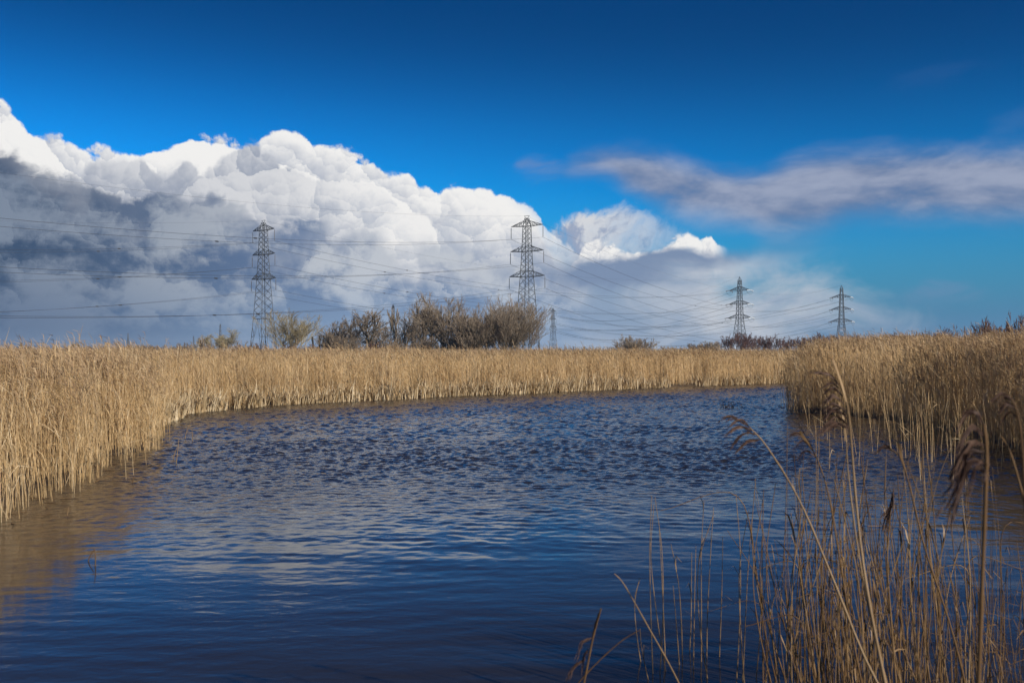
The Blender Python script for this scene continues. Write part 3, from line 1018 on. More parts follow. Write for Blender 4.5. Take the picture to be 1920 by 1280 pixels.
def tree(name, px, D, top, stems, seed, label, cat, group, width=None, stemlen=0.55, spread=0.15, kids=(6, 6, 5), angle=0.55, up=0.5,
         lenf=(0.55, 0.5, 0.5), twig=0.016, bark=None, twigm=None, base_w=0.3, thick=0.10, tone=0.5, z=0.1, wob=0.12):
    r = np.random.default_rng(seed)
    b = at(px, HZ, D)
    H = EYE + (HZ - top) / F * D - z
    root = empty(name, (b.x, b.y, z))
    tag(root, label, cat, group)
    st = np.column_stack([r.normal(0, base_w, stems), r.normal(0, base_w, stems), np.full(stems, -0.15)])
    a = r.uniform(0, 2 * np.pi, stems)
    sp = np.abs(r.normal(0, spread, stems)) if stems > 3 else r.uniform(0, spread, stems)
    if stems > 12:
        sp = np.sqrt(r.random(stems)) * spread
    di = unit(np.column_stack([np.cos(a) * sp, np.sin(a) * sp, np.ones(stems)]))
    ln = H * stemlen * r.uniform(0.8, 1.12, stems)
    cur = (st, di, ln, np.full(stems, thick) * r.uniform(0.7, 1.2, stems))
    tp, tr, cp, cr = [], [], [], []
    lev = 0
    while cur is not None:
        k = kids[lev] if lev < len(kids) else 0
        path, rr, nxt = branch_out(r, *cur, k, lenf[lev] if lev < len(lenf) else 0.5, angle, up, wob, 5 if lev == 0 else (4 if lev == 1 else (3 if lev == 2 else 2)))
        rr = np.maximum(rr, twig * (1.0 if lev < 3 else 0.85))
        (tp if lev < 2 else cp).append(path)
        (tr if lev < 2 else cr).append(rr)
        cur, lev = nxt, lev + 1
    # fit height (and width) to what stands there
    allp = np.concatenate([p.reshape(-1, 3) for p in tp + cp])
    fz = H / np.percentile(allp[:, 2], 99.3)
    fx = 1.0
    if width:
        fx = (width * 1.12 / F * D / 2) / np.percentile(np.abs(allp[:, 0]), 98.0 if stems > 12 else 96.5)
    S = np.array([fx, fx, fz])
    gt, gc = Geo(), Geo()
    for g_, ps, rs in ((gt, tp, tr), (gc, cp, cr)):
        for p_, r_ in zip(ps, rs):
            g_.prism(p_ * S, r_, np.clip(tone + r.normal(0, 0.2, len(p_)), 0, 1), 3)
    gt.build('trunk', bark or M_BARK, root)
    gc.build('crown', twigm or M_TWIG, root)
    return root


GT = 'bare trees behind the far reeds'
tree('willow_tree', 540, 188, 584, 11, 11, 'pale yellowish bare willow directly right of the left tall pylon', 'tree', GT, width=92, spread=0.32, kids=(8, 8, 6), up=0.8, angle=0.42, twigm=M_TWIG_PALE, bark=M_TWIG_PALE, thick=0.08, twig=0.017)
for i, (px, h, lean, lab) in enumerate(((590, 632, -0.10, 'dark leaning dead trunk next to the pale willow'), (598, 630, 0.03, 'upright dark dead trunk, second from the pale willow'), (605, 629, 0.06, 'dark dead trunk nearest the low bush right of the pale willow'))):
    b = at(px, HZ, 176)
    H = EYE + (HZ - h) / F * 176
    g = Geo()
    z = np.linspace(-0.1, H, 6)
    g.prism(np.stack([lean * z + 0.05 * np.sin(z * 2 + i), 0 * z, z], 1)[None], np.linspace(0.20, 0.14, 6), 0.15, 7)
    g.prism(np.array([[(lean * H * .7, 0, H * .7), (lean * H * .7 + 0.35 * (1 if i % 2 else -1), 0.1, H * .93)]]), np.array([[0.07, 0.04]]), 0.15, 5)
    o = g.build('dead_trunk', M_BARK)
    o.location = (b.x, b.y, 0.1)
    tag(o, lab, 'dead tree', 'dead trunks beside the pale willow')
tree('alder_tree', 632, 182, 602, 6, 12, 'slender bare tree above the dark thicket right of the dead trunks', 'tree', GT, width=52, spread=0.2, kids=(7, 6, 5), twig=0.02, tone=0.4)
tree('thicket_bush', 622, 174, 622, 26, 13, 'dark low bush right of the dead trunks', 'bush', 'bushes under the bare trees', width=48, spread=0.7, kids=(5, 5, 4), tone=0.36, thick=0.05, twig=0.024)
tree('alder_tree', 671, 180, 588, 3, 14, 'dark bare alder with a rounded crown', 'tree', GT, width=52, spread=0.12, kids=(11, 7, 6), angle=0.85, up=0.15, twig=0.026, tone=0.36)
tree('bare_tree', 697, 178, 580, 2, 15, 'single-trunked bare tree with a spreading grey crown right of the dark alder', 'tree', GT, width=56, spread=0.05, kids=(10, 7, 6), angle=0.65, twig=0.022, thick=0.2, stemlen=0.62, tone=0.4)
tree('alder_tree', 723, 175, 612, 1, 16, 'short dark bare alder with a straight stem', 'tree', GT, width=34, spread=0.04, kids=(14, 6, 5), angle=1.0, up=0.0, stemlen=0.9, lenf=(0.30, 0.5, 0.5), twig=0.025, tone=0.36)
tree('bare_tree', 745, 180, 580, 4, 17, 'pale bare tree with a leaning forked trunk', 'tree', GT, width=58, spread=0.35, kids=(8, 6, 6), twig=0.022, thick=0.15, tone=0.55)
tree('ash_tree', 793, 180, 551, 5, 18, 'tallest bare tree, with fine upswept pale branches', 'tree', GT, width=74, spread=0.16, kids=(9, 8, 7), up=0.5, angle=0.56, twig=0.0145, thick=0.17, tone=0.5)
tree('alder_tree', 776, 172, 596, 2, 19, 'dark bare alder in front of the tallest tree', 'tree', GT, width=46, spread=0.1, kids=(12, 6, 5), angle=0.95, up=0.05, stemlen=0.8, lenf=(0.34, 0.5, 0.5), twig=0.024, tone=0.36)
tree('ash_tree', 835, 182, 560, 5, 20, 'tall bare tree with pale twigs right of the tallest one', 'tree', GT, width=72, spread=0.2, kids=(9, 8, 7), up=0.45, angle=0.58, twig=0.0145, thick=0.16, tone=0.55)
tree('bare_tree', 866, 178, 582, 5, 21, 'brownish bare tree between the tall pair and the dome-shaped bush', 'tree', GT, width=58, spread=0.25, kids=(8, 7, 6), twig=0.024, thick=0.12, tone=0.35)
tree('birch_tree', 890, 184, 571, 2, 22, 'thin bare tree peeping over the dome-shaped bush', 'tree', GT, width=40, spread=0.12, kids=(8, 6, 5), up=0.7, twig=0.02, tone=0.6)
tree('willow_bush', 954, 165, 565, 90, 23, 'big dome-shaped brown willow bush in front of the middle tall pylon', 'bush', 'bushes under the bare trees', width=136, spread=1.0, kids=(6, 6, 4), angle=0.36, up=0.5, stemlen=0.62, thick=0.05, twig=0.017, base_w=0.9, tone=0.5)
tree('willow_bush', 890, 162, 594, 56, 24, 'dense dark bush joined to the left of the dome-shaped willow bush', 'bush', 'bushes under the bare trees', width=92, spread=0.8, kids=(6, 5, 4), angle=0.45, stemlen=0.6, thick=0.05, twig=0.024, base_w=0.7, tone=0.34)
for i, (px, w_, top, lab) in enumerate(((655, 60, 634, 'low dark bramble below the rounded alder'), (735, 66, 637, 'low dark bramble below the leaning pale tree'), (805, 64, 632, 'low dark bramble below the tallest tree'), (850, 54, 626, 'dark undergrowth bush left of the dense dark bush'),
                                      (700, 40, 642, 'reddish bramble at the foot of the single-trunked tree'), (560, 80, 646, 'reddish bramble at the foot of the pale willow'))):
    tree('bramble_bush', px, 168, top, 26, 40 + i, lab, 'bush', 'bushes under the bare trees', width=w_, spread=1.1, kids=(5, 4, 4), angle=0.7, stemlen=0.6, thick=0.04, twig=0.026, base_w=1.2, tone=0.3, twigm=M_TWIG_RED if i > 3 else None)
for i, (px, D, top, wd_, lab) in enumerate(((612, 192, 613, 44, 'thin grey bare tree just right of the dead trunks'), (655, 190, 607, 50, 'bare tree half hidden left of the dark rounded alder'), (712, 188, 606, 48, 'thin bare tree right of the single-trunked tree'),
                                      (765, 190, 584, 56, 'bare tree close left of the tallest tree'), (815, 188, 574, 54, 'bare tree between the two tallest trees'), (858, 190, 592, 54, 'bare tree close right of the second tallest tree'))):
    tree('bare_tree', px, D, top, 4, 200 + i, lab, 'tree', GT, width=wd_, spread=0.28, kids=(8, 7, 6), up=0.35, angle=0.62, twig=0.015, thick=0.11, tone=0.5)
# left horizon
tree('bare_tree', 413, 262, 619, 7, 60, 'round pale brown bare tree left of the left tall pylon', 'tree', 'trees on the left horizon', width=74, spread=0.45, kids=(9, 8, 6), twig=0.026, thick=0.13, tone=0.6, twigm=M_TWIG_PALE)
tree('scrub_bush', 386, 255, 634, 5, 61, 'small thin bush at the foot of the round pale tree', 'bush', 'trees on the left horizon', width=30, spread=0.5, kids=(6, 6, 5), twig=0.03, tone=0.4)
tree('scrub_bush', 347, 190, 644, 26, 62, 'low rounded brown bush on the left horizon', 'bush', 'trees on the left horizon', width=62, spread=1.0, kids=(5, 5, 4), twig=0.026, tone=0.4, thick=0.04, base_w=0.8)
tree('scrub_bush', 127, 110, 645, 26, 63, 'dark brown bush farthest left behind the reeds', 'bush', 'trees on the left horizon', width=74, spread=1.0, kids=(5, 5, 4), twig=0.018, tone=0.35, thick=0.03, base_w=0.8)
tree('scrub_bush', 270, 260, 646, 14, 64, 'faint low scrub between the two brown bushes', 'bush', 'trees on the left horizon', width=56, spread=1.0, kids=(6, 5, 4), twig=0.034, tone=0.4, thick=0.05, base_w=1.0)
tree('scrub_bush', 450, 240, 640, 8, 65, 'thin scrub right of the round pale tree', 'bush', 'trees on the left horizon', width=36, spread=0.6, kids=(6, 5, 4), twig=0.028, tone=0.45, thick=0.05)
for i, (px, D, top, wd_, lab) in enumerate(((40, 150, 645, 70, 'low bare scrub at the far left edge of the horizon'), (196, 230, 646, 60, 'low hazy scrub just left of the tiny farthest pylon'), (310, 240, 647, 44, 'small low scrub left of the rounded brown bush'), (470, 210, 645, 40, 'low reddish scrub at the foot of the left tall pylon'))):
    tree('scrub_bush', px, D, top, 16, 230 + i, lab, 'bush', 'trees on the left horizon', width=wd_, spread=1.0, kids=(6, 5, 4), twig=0.026, tone=0.35, thick=0.04, base_w=1.0, twigm=M_TWIG_RED if i == 3 else None)
# right horizon
tree('willow_bush', 1189, 205, 632, 44, 66, 'lone dome-shaped grey-brown bush right of the faint pylon', 'bush', 'bushes on the right horizon', width=66, spread=0.9, kids=(6, 5, 4), angle=0.42, twig=0.026, tone=0.5, thick=0.05, base_w=0.7)
tree('scrub_bush', 1304, 262, 644, 22, 67, 'small dark bush left of the olive one', 'bush', 'bushes on the right horizon', width=28, spread=0.9, kids=(5, 5, 4), twig=0.036, tone=0.36, thick=0.05)
tree('scrub_bush', 1330, 255, 641, 30, 68, 'small olive-brown bush left of the pointed pylon', 'bush', 'bushes on the right horizon', width=36, spread=0.9, kids=(5, 5, 4), twig=0.034, tone=0.6, thick=0.05)
tree('scrub_bush', 1085, 230, 650, 16, 69, 'low dark scrub at the foot of the faint pylon', 'bush', 'bushes on the right horizon', width=40, spread=1.1, kids=(5, 5, 4), twig=0.03, tone=0.3, thick=0.05, base_w=1.0)
tree('scrub_bush', 1262, 240, 649, 12, 70, 'thin low scrub right of the lone dome-shaped bush', 'bush', 'bushes on the right horizon', width=40, spread=1.0, kids=(5, 5, 4), twig=0.028, tone=0.4, thick=0.04, base_w=0.9)
bt = None
for i, px in enumerate(range(1366, 1740, 22)):
    r = random.Random(i)
    D = 300 + r.uniform(-12, 12)
    top = 633 - 4 * math.sin(i * 0.9) - r.uniform(0, 6)
    tree('birch_tree', px + r.uniform(-5, 5), D, top, 9, 80 + i, 'reddish bare birch, %s from the left end of the far hedge' % ('first second third fourth fifth sixth seventh eighth ninth tenth eleventh twelfth thirteenth fourteenth fifteenth sixteenth seventeenth'.split()[i]), 'tree', 'reddish birches in the far hedge', width=42, spread=0.6, kids=(6, 5, 4), twig=0.038, thick=0.06, base_w=0.8, twigm=M_TWIG_RED, bark=M_TWIG_RED, tone=0.45)
for i, (px, D, top, wd_, lab) in enumerate(((1905, 66, 596, 76, 'dark reddish scrub bush at the right edge behind the reeds'), (1846, 70, 602, 72, 'dark scrub bush left of the right-edge bush'), (1780, 78, 618, 84, 'lower scrub bush showing over the right reeds'), (1700, 90, 628, 96, 'faint brown scrub farthest left behind the right reeds'))):
    tree('scrub_bush', px, D, top, 26, 120 + i, lab, 'bush', 'scrub behind the right reed bed', width=wd_, spread=0.7, kids=(6, 5, 4), twig=0.012, tone=0.35, thick=0.03, base_w=0.5, twigm=M_TWIG_RED, bark=M_TWIG_RED)

# ------------------------------------------------------------------ single reeds near the camera
NEAR = [M_FSTEM, M_FPLUME]


def smooth_path(pts, n):
    """Catmull-Rom through the given points"""
    P_ = np.array([2 * np.array(pts[0]) - np.array(pts[1])] + [np.array(p) for p in pts] + [2 * np.array(pts[-1]) - np.array(pts[-2])], dtype=float)
    out = []
    m = len(pts) - 1
    for t in np.linspace(0, m - 1e-6, n):
        i = int(t)
        u = t - i
        a, b, c, d = P_[i:i + 4]
        out.append(0.5 * (2 * b + (c - a) * u + (2 * a - 5 * b + 4 * c - d) * u * u + (3 * b - a - 3 * c + d) * u ** 3))
    return np.array(out)


def reed_stem(pts, r0, label, group, seed, blades=2, r1=0.35, tone=None):
    """a single reed: knotted stem mesh, with its dead blades as children"""
    r = np.random.default_rng(seed)
    path = smooth_path(pts, 22)
    base = path[0].copy()
    path = path - base
    rad = r0 * np.linspace(1, r1, 22)
    rad[3::4] *= 1.22                     # the knots
    tn = float(np.clip(r.normal(0.5, 0.22), 0, 1)) if tone is None else tone
    g = Geo()
    g.prism(path[None], rad, tn, 6, 0)
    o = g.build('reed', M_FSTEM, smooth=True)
    o.location = base
    tag(o, label, 'reed', group)
    L = np.linalg.norm(path[-1])
    for i in range(blades):
        k = r.integers(7, 20)
        a = r.uniform(0, 6.28)
        out = np.array([math.cos(a) - 0.4, math.sin(a) * 0.8, 0])
        ln = r.uniform(0.10, 0.26)
        s = path[k]
        d = unit((path[k] - path[k - 1])[None])[0]
        m0 = s + d * ln * 0.35 + out * 0.004
        m1 = m0 + unit((d * 1.0 + out * r.uniform(0.1, 0.6))[None])[0] * ln * 0.4
        m2 = m1 + unit((d * r.uniform(-0.6, 0.8) + out * 0.6)[None])[0] * ln * 0.35
        g = Geo()
        w_ = r0 * r.uniform(1.6, 3.0)
        g.ribbon(np.array([[s, m0, m1, m2]]), np.array([[w_ * .8, w_, w_ * .8, w_ * .1]]), np.array([[-out[1], out[0], 0.3]]), min(1, tn + 0.1), 0)
        g.build('leaf_blade', M_FSTEM, o)
    return o, base


def plume(o, base, starts, seed, wid=0.010, tuft=5):
    """drooping seed head: each strand an arching bundle of fine brown hairs; starts = lists of points of the strands"""
    r = np.random.default_rng(seed)
    for pts in starts:
        g = Geo()
        p = smooth_path(pts, 10) - base
        L = np.linalg.norm(p[-1] - p[0])
        for j in range(tuft):
            q = p + np.linspace(0, 1, 10)[:, None] * r.normal(0, L * 0.05, 3) + r.normal(0, L * 0.012, (10, 3))
            w_ = wid * r.uniform(0.6, 1.1) * np.array([0.35, 0.7, 0.9, 1, 1, 1, 0.9, 0.75, 0.5, 0.12])
            g.ribbon(q[None], w_[None], r.normal(0, 1, (1, 3)) + np.array([[0, 0, 0.8]]), float(np.clip(r.normal(0.45, 0.3), 0, 1)), 0)
        # fine hairs hanging from the strand
        n = 26
        k = r.integers(1, 10, n)
        s = p[k] + r.normal(0, wid * 0.2, (n, 3))
        d = unit(p[k] - p[k - 1])
        e = s + (d * 0.7 + np.array([-0.15, 0, -0.55]) + r.normal(0, 0.25, (n, 3))) * (L * r.uniform(0.08, 0.2, n))[:, None]
        g.ribbon(np.stack([s, e], 1), np.tile(np.array([[wid * 0.35, wid * 0.08]]), (n, 1)), r.normal(0, 1, (n, 3)), np.clip(r.normal(0.5, 0.3, n), 0, 1), 0)
        g.build('plume_strand', M_FPLUME, o)


def pt(px, py, D):
    return np.array(at(px, py, D))


G1 = 'plumed reeds standing near the camera'
# leaning reed with the plume farthest left
D = 4.3
o, b = reed_stem([pt(1745, 1420, D - 0.3), pt(1640, 1270, D - 0.2), pt(1560, 1080, D - 0.1), pt(1500, 940, D), pt(1440, 840, D), pt(1405, 800, D)], 0.0058, 'leaning tan reed whose small brown plume hangs farthest left', G1, 1, 1, 0.42, 0.85)
plume(o, b, [[pt(1408, 803, D), pt(1388, 785, D), pt(1366, 800, D)], [pt(1400, 797, D), pt(1372, 782, D), pt(1350, 788, D)], [pt(1418, 815, D), pt(1396, 812, D), pt(1372, 838, D)], [pt(1425, 824, D), pt(1400, 828, D), pt(1382, 845, D)], [pt(1410, 806, D), pt(1385, 800, D), pt(1365, 812, D)]], 1, 0.009)
# tall reed in the middle of the clump
D = 3.9
o, b = reed_stem([pt(1705, 1480, D - 0.3), pt(1660, 1280, D - 0.2), pt(1625, 1100, D - 0.1), pt(1606, 950, D), pt(1594, 800, D), pt(1586, 748, D), pt(1572, 718, D)], 0.0074, 'tallest tan reed with a long brown plume of drooping strands', G1, 2, 1, 0.12, 0.85)
plume(o, b, [[pt(1576, 724, D), pt(1556, 702, D), pt(1522, 697, D)], [pt(1574, 728, D), pt(1560, 717, D), pt(1541, 727, D)], [pt(1583, 757, D), pt(1562, 742, D), pt(1543, 757, D)], [pt(1586, 771, D), pt(1564, 757, D), pt(1543, 770, D)],
             [pt(1589, 785, D), pt(1566, 766, D), pt(1544, 784, D)], [pt(1590, 797, D), pt(1568, 781, D), pt(1546, 795, D)], [pt(1592, 806, D), pt(1566, 791, D), pt(1533, 812, D)], [pt(1580, 742, D), pt(1562, 727, D), pt(1545, 738, D)],
             [pt(1587, 778, D), pt(1562, 770, D), pt(1548, 790, D)], [pt(1592, 800, D), pt(1570, 794, D), pt(1550, 804, D)]], 2, 0.010)
o, b = reed_stem([pt(1690, 1480, 4.1), pt(1652, 1250, 4.1), pt(1612, 1050, 4.15), pt(1592, 900, 4.2), pt(1587, 830, 4.2), pt(1585, 790, 4.2)], 0.0050, 'plain tan reed running close along the tallest plumed reed', G1, 3, 1, 0.2, 0.85)
# two middling ones
D = 4.6
o, b = reed_stem([pt(1640, 1400, D), pt(1600, 1200, D), pt(1570, 1020, D), pt(1552, 920, D), pt(1530, 855, D), pt(1512, 828, D)], 0.0042, 'thin reed with a small plume between the two leaning plumed reeds', G1, 4, 2, 0.4, 0.5)
plume(o, b, [[pt(1515, 832, D), pt(1498, 812, D), pt(1480, 817, D)], [pt(1524, 845, D), pt(1507, 826, D), pt(1492, 838, D)], [pt(1532, 858, D), pt(1512, 845, D), pt(1497, 858, D)]], 4, 0.008)
D = 4.4
o, b = reed_stem([pt(1835, 1400, D), pt(1790, 1200, D), pt(1735, 1030, D), pt(1708, 920, D), pt(1690, 862, D), pt(1672, 842, D)], 0.0048, 'leaning reed with a sparse plume right of the tallest reed', G1, 5, 2, 0.42, 0.45)
plume(o, b, [[pt(1678, 848, D), pt(1660, 836, D), pt(1643, 850, D)], [pt(1672, 843, D), pt(1655, 838, D), pt(1648, 846, D)], [pt(1770, 842, D), pt(1748, 832, D), pt(1728, 838, D)]][:2], 5, 0.008)
# close blurred reeds on the right
D = 2.35
o, b = reed_stem([pt(1828, 1420, D), pt(1836, 1250, D), pt(1842, 1080, D), pt(1848, 930, D), pt(1850, 845, D), pt(1845, 795, D)], 0.0056, 'thick blurred upright reed close to the camera with a large dark plume', G1, 6, 0, 0.6, 0.4)
plume(o, b, [[pt(1850, 850, D), pt(1812, 850, D), pt(1792, 905, D), pt(1768, 950, D)], [pt(1850, 870, D), pt(1820, 865, D), pt(1796, 930, D), pt(1780, 985, D)], [pt(1850, 835, D), pt(1822, 830, D), pt(1800, 865, D), pt(1785, 900, D)],
             [pt(1850, 890, D), pt(1832, 875, D), pt(1822, 905, D), pt(1812, 935, D)], [pt(1848, 820, D), pt(1825, 800, D), pt(1806, 822, D), pt(1796, 850, D)], [pt(1852, 855, D), pt(1850, 880, D), pt(1845, 905, D)],
             [pt(1846, 800, D), pt(1830, 772, D), pt(1808, 780, D), pt(1795, 806, D)]], 6, 0.010, 6)
D = 2.6
o, b = reed_stem([pt(1960, 1420, D), pt(1940, 1200, D), pt(1925, 1000, D), pt(1918, 850, D), pt(1908, 775, D), pt(1897, 748, D)], 0.0046, 'blurred reed at the right edge with a plume bending left', G1, 7, 0, 0.5, 0.3)
plume(o, b, [[pt(1900, 752, D), pt(1880, 738, D), pt(1858, 752, D)], [pt(1905, 765, D), pt(1888, 756, D), pt(1870, 775, D)], [pt(1910, 785, D), pt(1892, 772, D), pt(1876, 795, D)], [pt(1900, 752, D), pt(1884, 745, D), pt(1872, 750, D)]], 7, 0.008)
D = 3.0
o, b = reed_stem([pt(1990, 1300, D), pt(1945, 1060, D), pt(1918, 930, D), pt(1895, 850, D), pt(1878, 818, D)], 0.0042, 'bare reed arching at the right edge under the bent plume', G1, 8, 1, 0.45, 0.5)
# upright narrow plume
D = 4.9
o, b = reed_stem([pt(1690, 1400, D), pt(1674, 1200, D), pt(1664, 1060, D), pt(1668, 980, D), pt(1676, 915, D)], 0.0048, 'reed with a narrow upright closed plume in the middle of the clump', G1, 9, 1, 0.5, 0.55)
plume(o, b, [[pt(1676, 915, D), pt(1672, 945, D), pt(1664, 985, D)], [pt(1674, 930, D), pt(1666, 955, D), pt(1652, 968, D)], [pt(1670, 955, D), pt(1662, 975, D), pt(1660, 1002, D)]], 9, 0.009)
# low broken ones at the bottom
D = 4.0
o, b = reed_stem([pt(1085, 1330, D), pt(1100, 1255, D), pt(1112, 1195, D), pt(1127, 1140, D)], 0.0042, 'short broken reed at the bottom with a ragged dark plume', G1, 10, 0, 0.7, 0.3)
plume(o, b, [[pt(1126, 1142, D), pt(1118, 1165, D), pt(1112, 1190, D)], [pt(1110, 1195, D), pt(1092, 1205, D), pt(1082, 1240, D)], [pt(1104, 1215, D), pt(1095, 1232, D), pt(1092, 1262, D)], [pt(1098, 1235, D), pt(1075, 1250, D), pt(1062, 1275, D)]], 10, 0.008)
o, b = reed_stem([pt(1300, 1340, 4.6), pt(1262, 1258, 4.6), pt(1210, 1165, 4.6), pt(1170, 1095, 4.6), pt(1152, 1075, 4.6)], 0.0040, 'bent bare reed leaning far left at the bottom of the clump', G1, 11, 0, 0.5, 0.7)
o, b = reed_stem([pt(1030, 1345, 4.4), pt(1100, 1262, 4.4), pt(1160, 1205, 4.4), pt(1200, 1180, 4.4)], 0.0034, 'dark fallen reed slanting up to the right beside the broken plume', G1, 12, 0, 0.5, 0.1)

# the bare stems of the clump
G2 = ('thin stems standing apart left of the clump', 'bare stems around the foot of the tallest reed', 'bare stems crowding the right corner')
rs = random.Random(21)
LAB = ('slim bare reed stem standing apart in the open water left of the dense clump', 'slim bare reed stem around the foot of the tallest plumed reed', 'slim bare reed stem crowding the dark corner right of the tallest reed')
placed = []
spots = [(1225, 1262, 1222, 926), (1236, 1262, 1228, 930), (1252, 1258, 1226, 950), (1248, 1230, 1236, 1000), (1280, 1240, 1258, 1010), (1292, 1218, 1297, 1040), (1300, 1248, 1305, 1030), (1315, 1240, 1320, 940), (1325, 1235, 1338, 955),
         (1330, 1270, 1338, 960), (1348, 1230, 1355, 1000), (1378, 1300, 1380, 930), (1390, 1300, 1410, 970), (1400, 1310, 1404, 955), (1416, 1270, 1418, 1010), (1205, 1240, 1199, 1085), (1220, 1270, 1200, 1160), (1275, 1245, 1262, 1090)]
for x0, y0, x1, y1 in spots:
    placed.append((x0, y0, x1, y1))
while len(placed) < 272:
    x0 = rs.triangular(1405, 2010, 1570)
    y0 = rs.triangular(1150, 1520, 1310) if x0 > 1560 else rs.uniform(1240, 1420)
    Dd = EYE * F / (y0 - HZ)
    h = min(1.85, max(0.5, rs.gauss(1.15, 0.32)))
    lean = rs.gauss(-0.05, 0.10)
    placed.append((x0, y0, x0 + lean * h * F / Dd, y0 - h * F / Dd))
for i, (x0, y0, x1, y1) in enumerate(placed):
    D0 = EYE * F / (y0 - HZ)
    a = np.array([(x0 - 960) / F * D0, D0, -0.08])
    dy = rs.gauss(0, 0.08)
    D1 = D0 + dy
    b = np.array([(x1 - 960) / F * D1, D1, EYE + (HZ - y1) / F * D0])
    L = b[2] - a[2]
    bow = rs.gauss(-0.015, 0.035) * L
    m1 = a * 0.65 + b * 0.35 + np.array([bow * 0.8, 0, 0])
    m2 = a * 0.3 + b * 0.7 + np.array([bow, rs.gauss(0, 0.02), 0])
    if rs.random() < 0.07 and i > 20:        # snapped stems
        b = m2 + np.array([rs.choice((-1, 1)) * 0.25 * L, 0.05, -0.05 * L])
    zone = 0 if x0 < 1425 else (1 if x0 < 1690 else 2)
    reed_stem([a, m1, m2, b], 0.0036 if zone == 0 else rs.choice((0.0020, 0.0026, 0.0032, 0.0038, 0.0044)), LAB[zone], G2[zone], 300 + i, rs.choice((0, 0, 1)) if zone == 0 else rs.choice((0, 0, 1, 1, 2, 3)), 0.45, 0.8 if zone == 0 else None)

# stray stems out on the water
G3 = 'stray reed stems out on the open water'
for i, (pts, lab) in enumerate((
        ([(180, 897), (186, 878), (196, 838)], 'leaning tan stem just off the left reed bed'),
        ([(172, 903, 0), (202, 893), (235, 893), (259, 896)], 'pale reed stem lying bent on the water by the left bed'),
        ([(330, 868), (333, 845), (335, 822)], 'thin upright reed stem on the open water left of centre'),
        ([(324, 860), (328, 848), (332, 838)], 'short thin stem leaning against the upright one'),
        ([(346, 822), (350, 808), (358, 790)], 'thin curved stem beyond the upright one'),
        ([(361, 826), (361, 818), (360, 808)], 'small reddish stub beyond the upright stem'),
        ([(247, 906), (250, 898), (252, 892)], 'tiny dark stub near the lying stem'),
        ([(178, 1060), (179, 1045), (177, 1028)], 'broken upright stub in the near water on the left'),
        ([(163, 1052), (170, 1040), (177, 1030)], 'thin stem propped against the broken stub'),
        ([(125, 965), (127, 958), (128, 950)], 'small tan tuft stem near the left bank'),
        ([(20, 935), (40, 945), (58, 952)], 'pale stem trailing on the water by the left bed'))):
    y0 = pts[0][1]
    D0 = EYE * F / (y0 - HZ)
    P_ = []
    for k, q in enumerate(pts):
        v = pt(q[0], q[1], D0)
        P_.append(v - np.array([0, 0, 0.03 if k == 0 else 0]))
    reed_stem(P_, 0.004 + 0.0002 * D0, lab, G3, 600 + i, 0, 0.6, 0.35 if 'dark' in lab or 'broken' in lab else 0.75)
# a thin tuft of rush in the middle right of the water
root = empty('rush_tuft', tuple(at(1372, 764)))
tag(root, 'faint tuft of thin brown rush in the water left of the right reed bed', 'plant')
r = np.random.default_rng(5)
g = Geo()
n = 40
st = np.column_stack([r.normal(0, 0.25, n), r.normal(0, 0.2, n), np.full(n, -0.03)])
en = st + np.column_stack([r.normal(0, 0.15, n), r.normal(0, 0.1, n), r.uniform(0.1, 0.36, n)])
md = (st + en) / 2 + r.normal(0, 0.02, (n, 3))
g.prism(np.stack([st, md, en], 1), np.tile(np.array([0.007, 0.006, 0.003]), (n, 1)), r.uniform(0, 0.5, n), 3)
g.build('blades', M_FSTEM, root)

# sparse stems in the water before the right bed
g = Geo()
rr_ = np.random.default_rng(9)
n = 260
px = rr_.triangular(1490, 1720, 1960, n)
py = 778 + (px - 1490) * 0.135 + rr_.exponential(17, n) + rr_.uniform(0, 14, n)
Dn = EYE * F / (py - HZ)
p = np.column_stack([(px - 960) / F * Dn, Dn])
reeds(g, p, np.full(n, -0.05), rr_.uniform(0.35, 1.5, n), 1, 3, 0, np.full(n, 0.0048), rr_.uniform(0.2, 0.8, n))
tag(g.build('sparse_reeds', [M_STRAW, M_PLUME]), 'thin scattered reed stems standing in the water before the right bed', kind='stuff')
g = Geo()
n = 130
tt = rr_.random(n)
px = np.interp(tt, [0, 0.25, 0.5, 0.7, 0.85, 1.0], [5, 60, 150, 205, 270, 292]) + rr_.normal(0, 7, n)
py = np.interp(tt, [0, 0.25, 0.5, 0.7, 0.85, 1.0], [962, 928, 902, 862, 842, 812]) + rr_.exponential(7, n)
Dn = EYE * F / (py - HZ)
p = np.column_stack([(px - 960) / F * Dn, Dn])
reeds(g, p, np.full(n, -0.05), rr_.uniform(0.25, 1.3, n), 1, 3, 0, np.full(n, 0.0045), rr_.uniform(0.2, 0.9, n))
tag(g.build('sparse_reeds', [M_STRAW, M_PLUME]), 'thin scattered reed stems standing in the water before the left bed', kind='stuff')

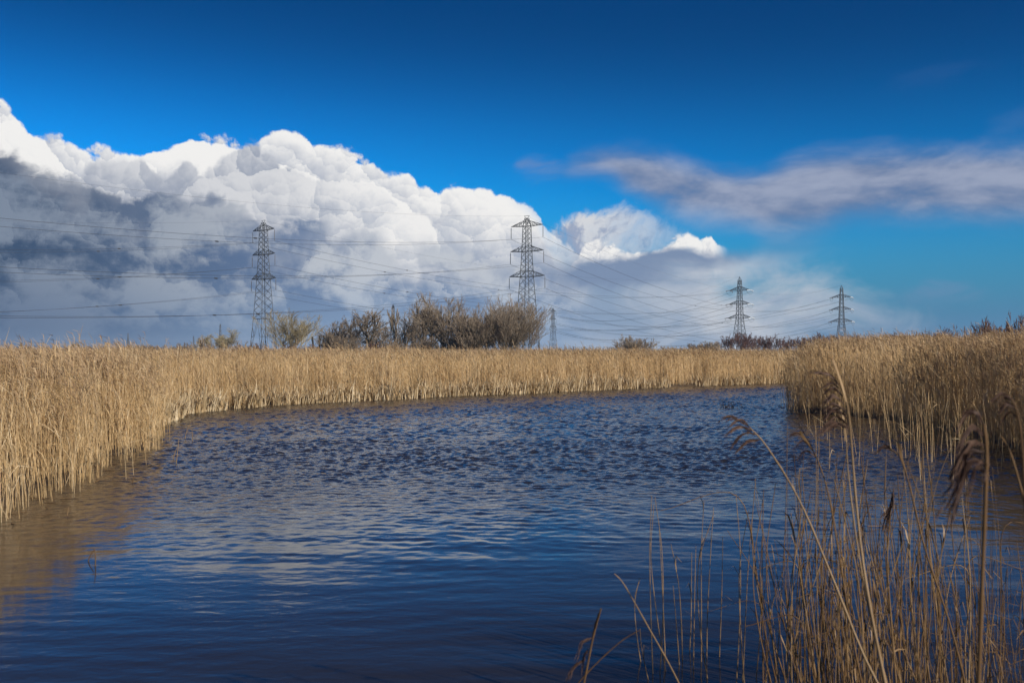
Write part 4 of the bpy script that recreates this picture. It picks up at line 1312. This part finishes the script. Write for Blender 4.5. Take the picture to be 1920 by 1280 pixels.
# the low tangle of thin dead stems and fallen blades at the foot of the clump
g = Geo()
rt = np.random.default_rng(33)
n = 150
px = rt.triangular(1500, 1930, 2060, n)
py = rt.uniform(1130, 1560, n)
Dn = EYE * F / (py - HZ)
b0 = np.column_stack([(px - 960) / F * Dn, Dn, np.full(n, -0.05)])
hh = rt.uniform(0.25, 1.15, n)
ln_ = rt.normal(0, 0.22, (n, 2)) * hh[:, None]
t = np.linspace(0, 1, 6)
path = b0[:, None] + np.concatenate([ln_[:, None] * (t[None, :, None] ** 1.4), (hh[:, None] * t[None])[..., None]], axis=2)
fall = rt.random(n) < 0.25
path[fall, 4:, 2] -= (hh[fall] * 0.35)[:, None] * np.array([0.35, 1.0])
path[fall, 4:, 0] += (rt.choice([-1, 1], fall.sum()) * hh[fall] * 0.2)[:, None] * np.array([0.4, 1.0])
g.prism(path, rt.uniform(0.0012, 0.0026, n)[:, None] * np.linspace(1, 0.5, 6)[None], rt.uniform(0, 0.75, n), 4)
m = 260
i_ = rt.integers(0, n, m)
s_0 = path[i_, rt.integers(1, 5, m)]
d1 = np.column_stack([rt.normal(-0.2, 0.7, m), rt.normal(0, 0.7, m), rt.uniform(0.1, 1.2, m)])
L = rt.uniform(0.08, 0.28, m)[:, None]
q1 = s_0 + unit(d1) * L * 0.5
q2 = q1 + unit(d1 - np.array([0, 0, 1.0]) * rt.uniform(0.2, 1.8, m)[:, None]) * L * 0.5
wd = rt.uniform(0.004, 0.010, m)[:, None]
g.ribbon(np.stack([s_0, q1, q2], 1), wd * np.array([[0.7, 1.0, 0.15]]), np.column_stack([-d1[:, 1], d1[:, 0], rt.normal(0, 0.4, m)]), rt.uniform(0.1, 0.9, m), 0)
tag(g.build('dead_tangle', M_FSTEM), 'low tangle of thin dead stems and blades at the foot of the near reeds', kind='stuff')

# ------------------------------------------------------------------ air
g = Geo()
g.box((0, 0, 14.7), (5600, 5600, 33.4))
me = g.mesh('haze', [])
mh = bpy.data.materials.new('air')
mh.use_nodes = True
mh.node_tree.nodes.clear()
n_ = N(mh.node_tree)
pv = n_.new('ShaderNodeVolumePrincipled')
pv.inputs['Color'].default_value = (0.64, 0.80, 1.0, 1)
pv.inputs['Density'].default_value = 0.00015
ou = n_.new('ShaderNodeOutputMaterial')
n_.l.new(pv.outputs[0], ou.inputs['Volume'])
me.materials.append(mh)
tag(link('haze', me), 'thin bluish winter air over the marsh', kind='stuff')
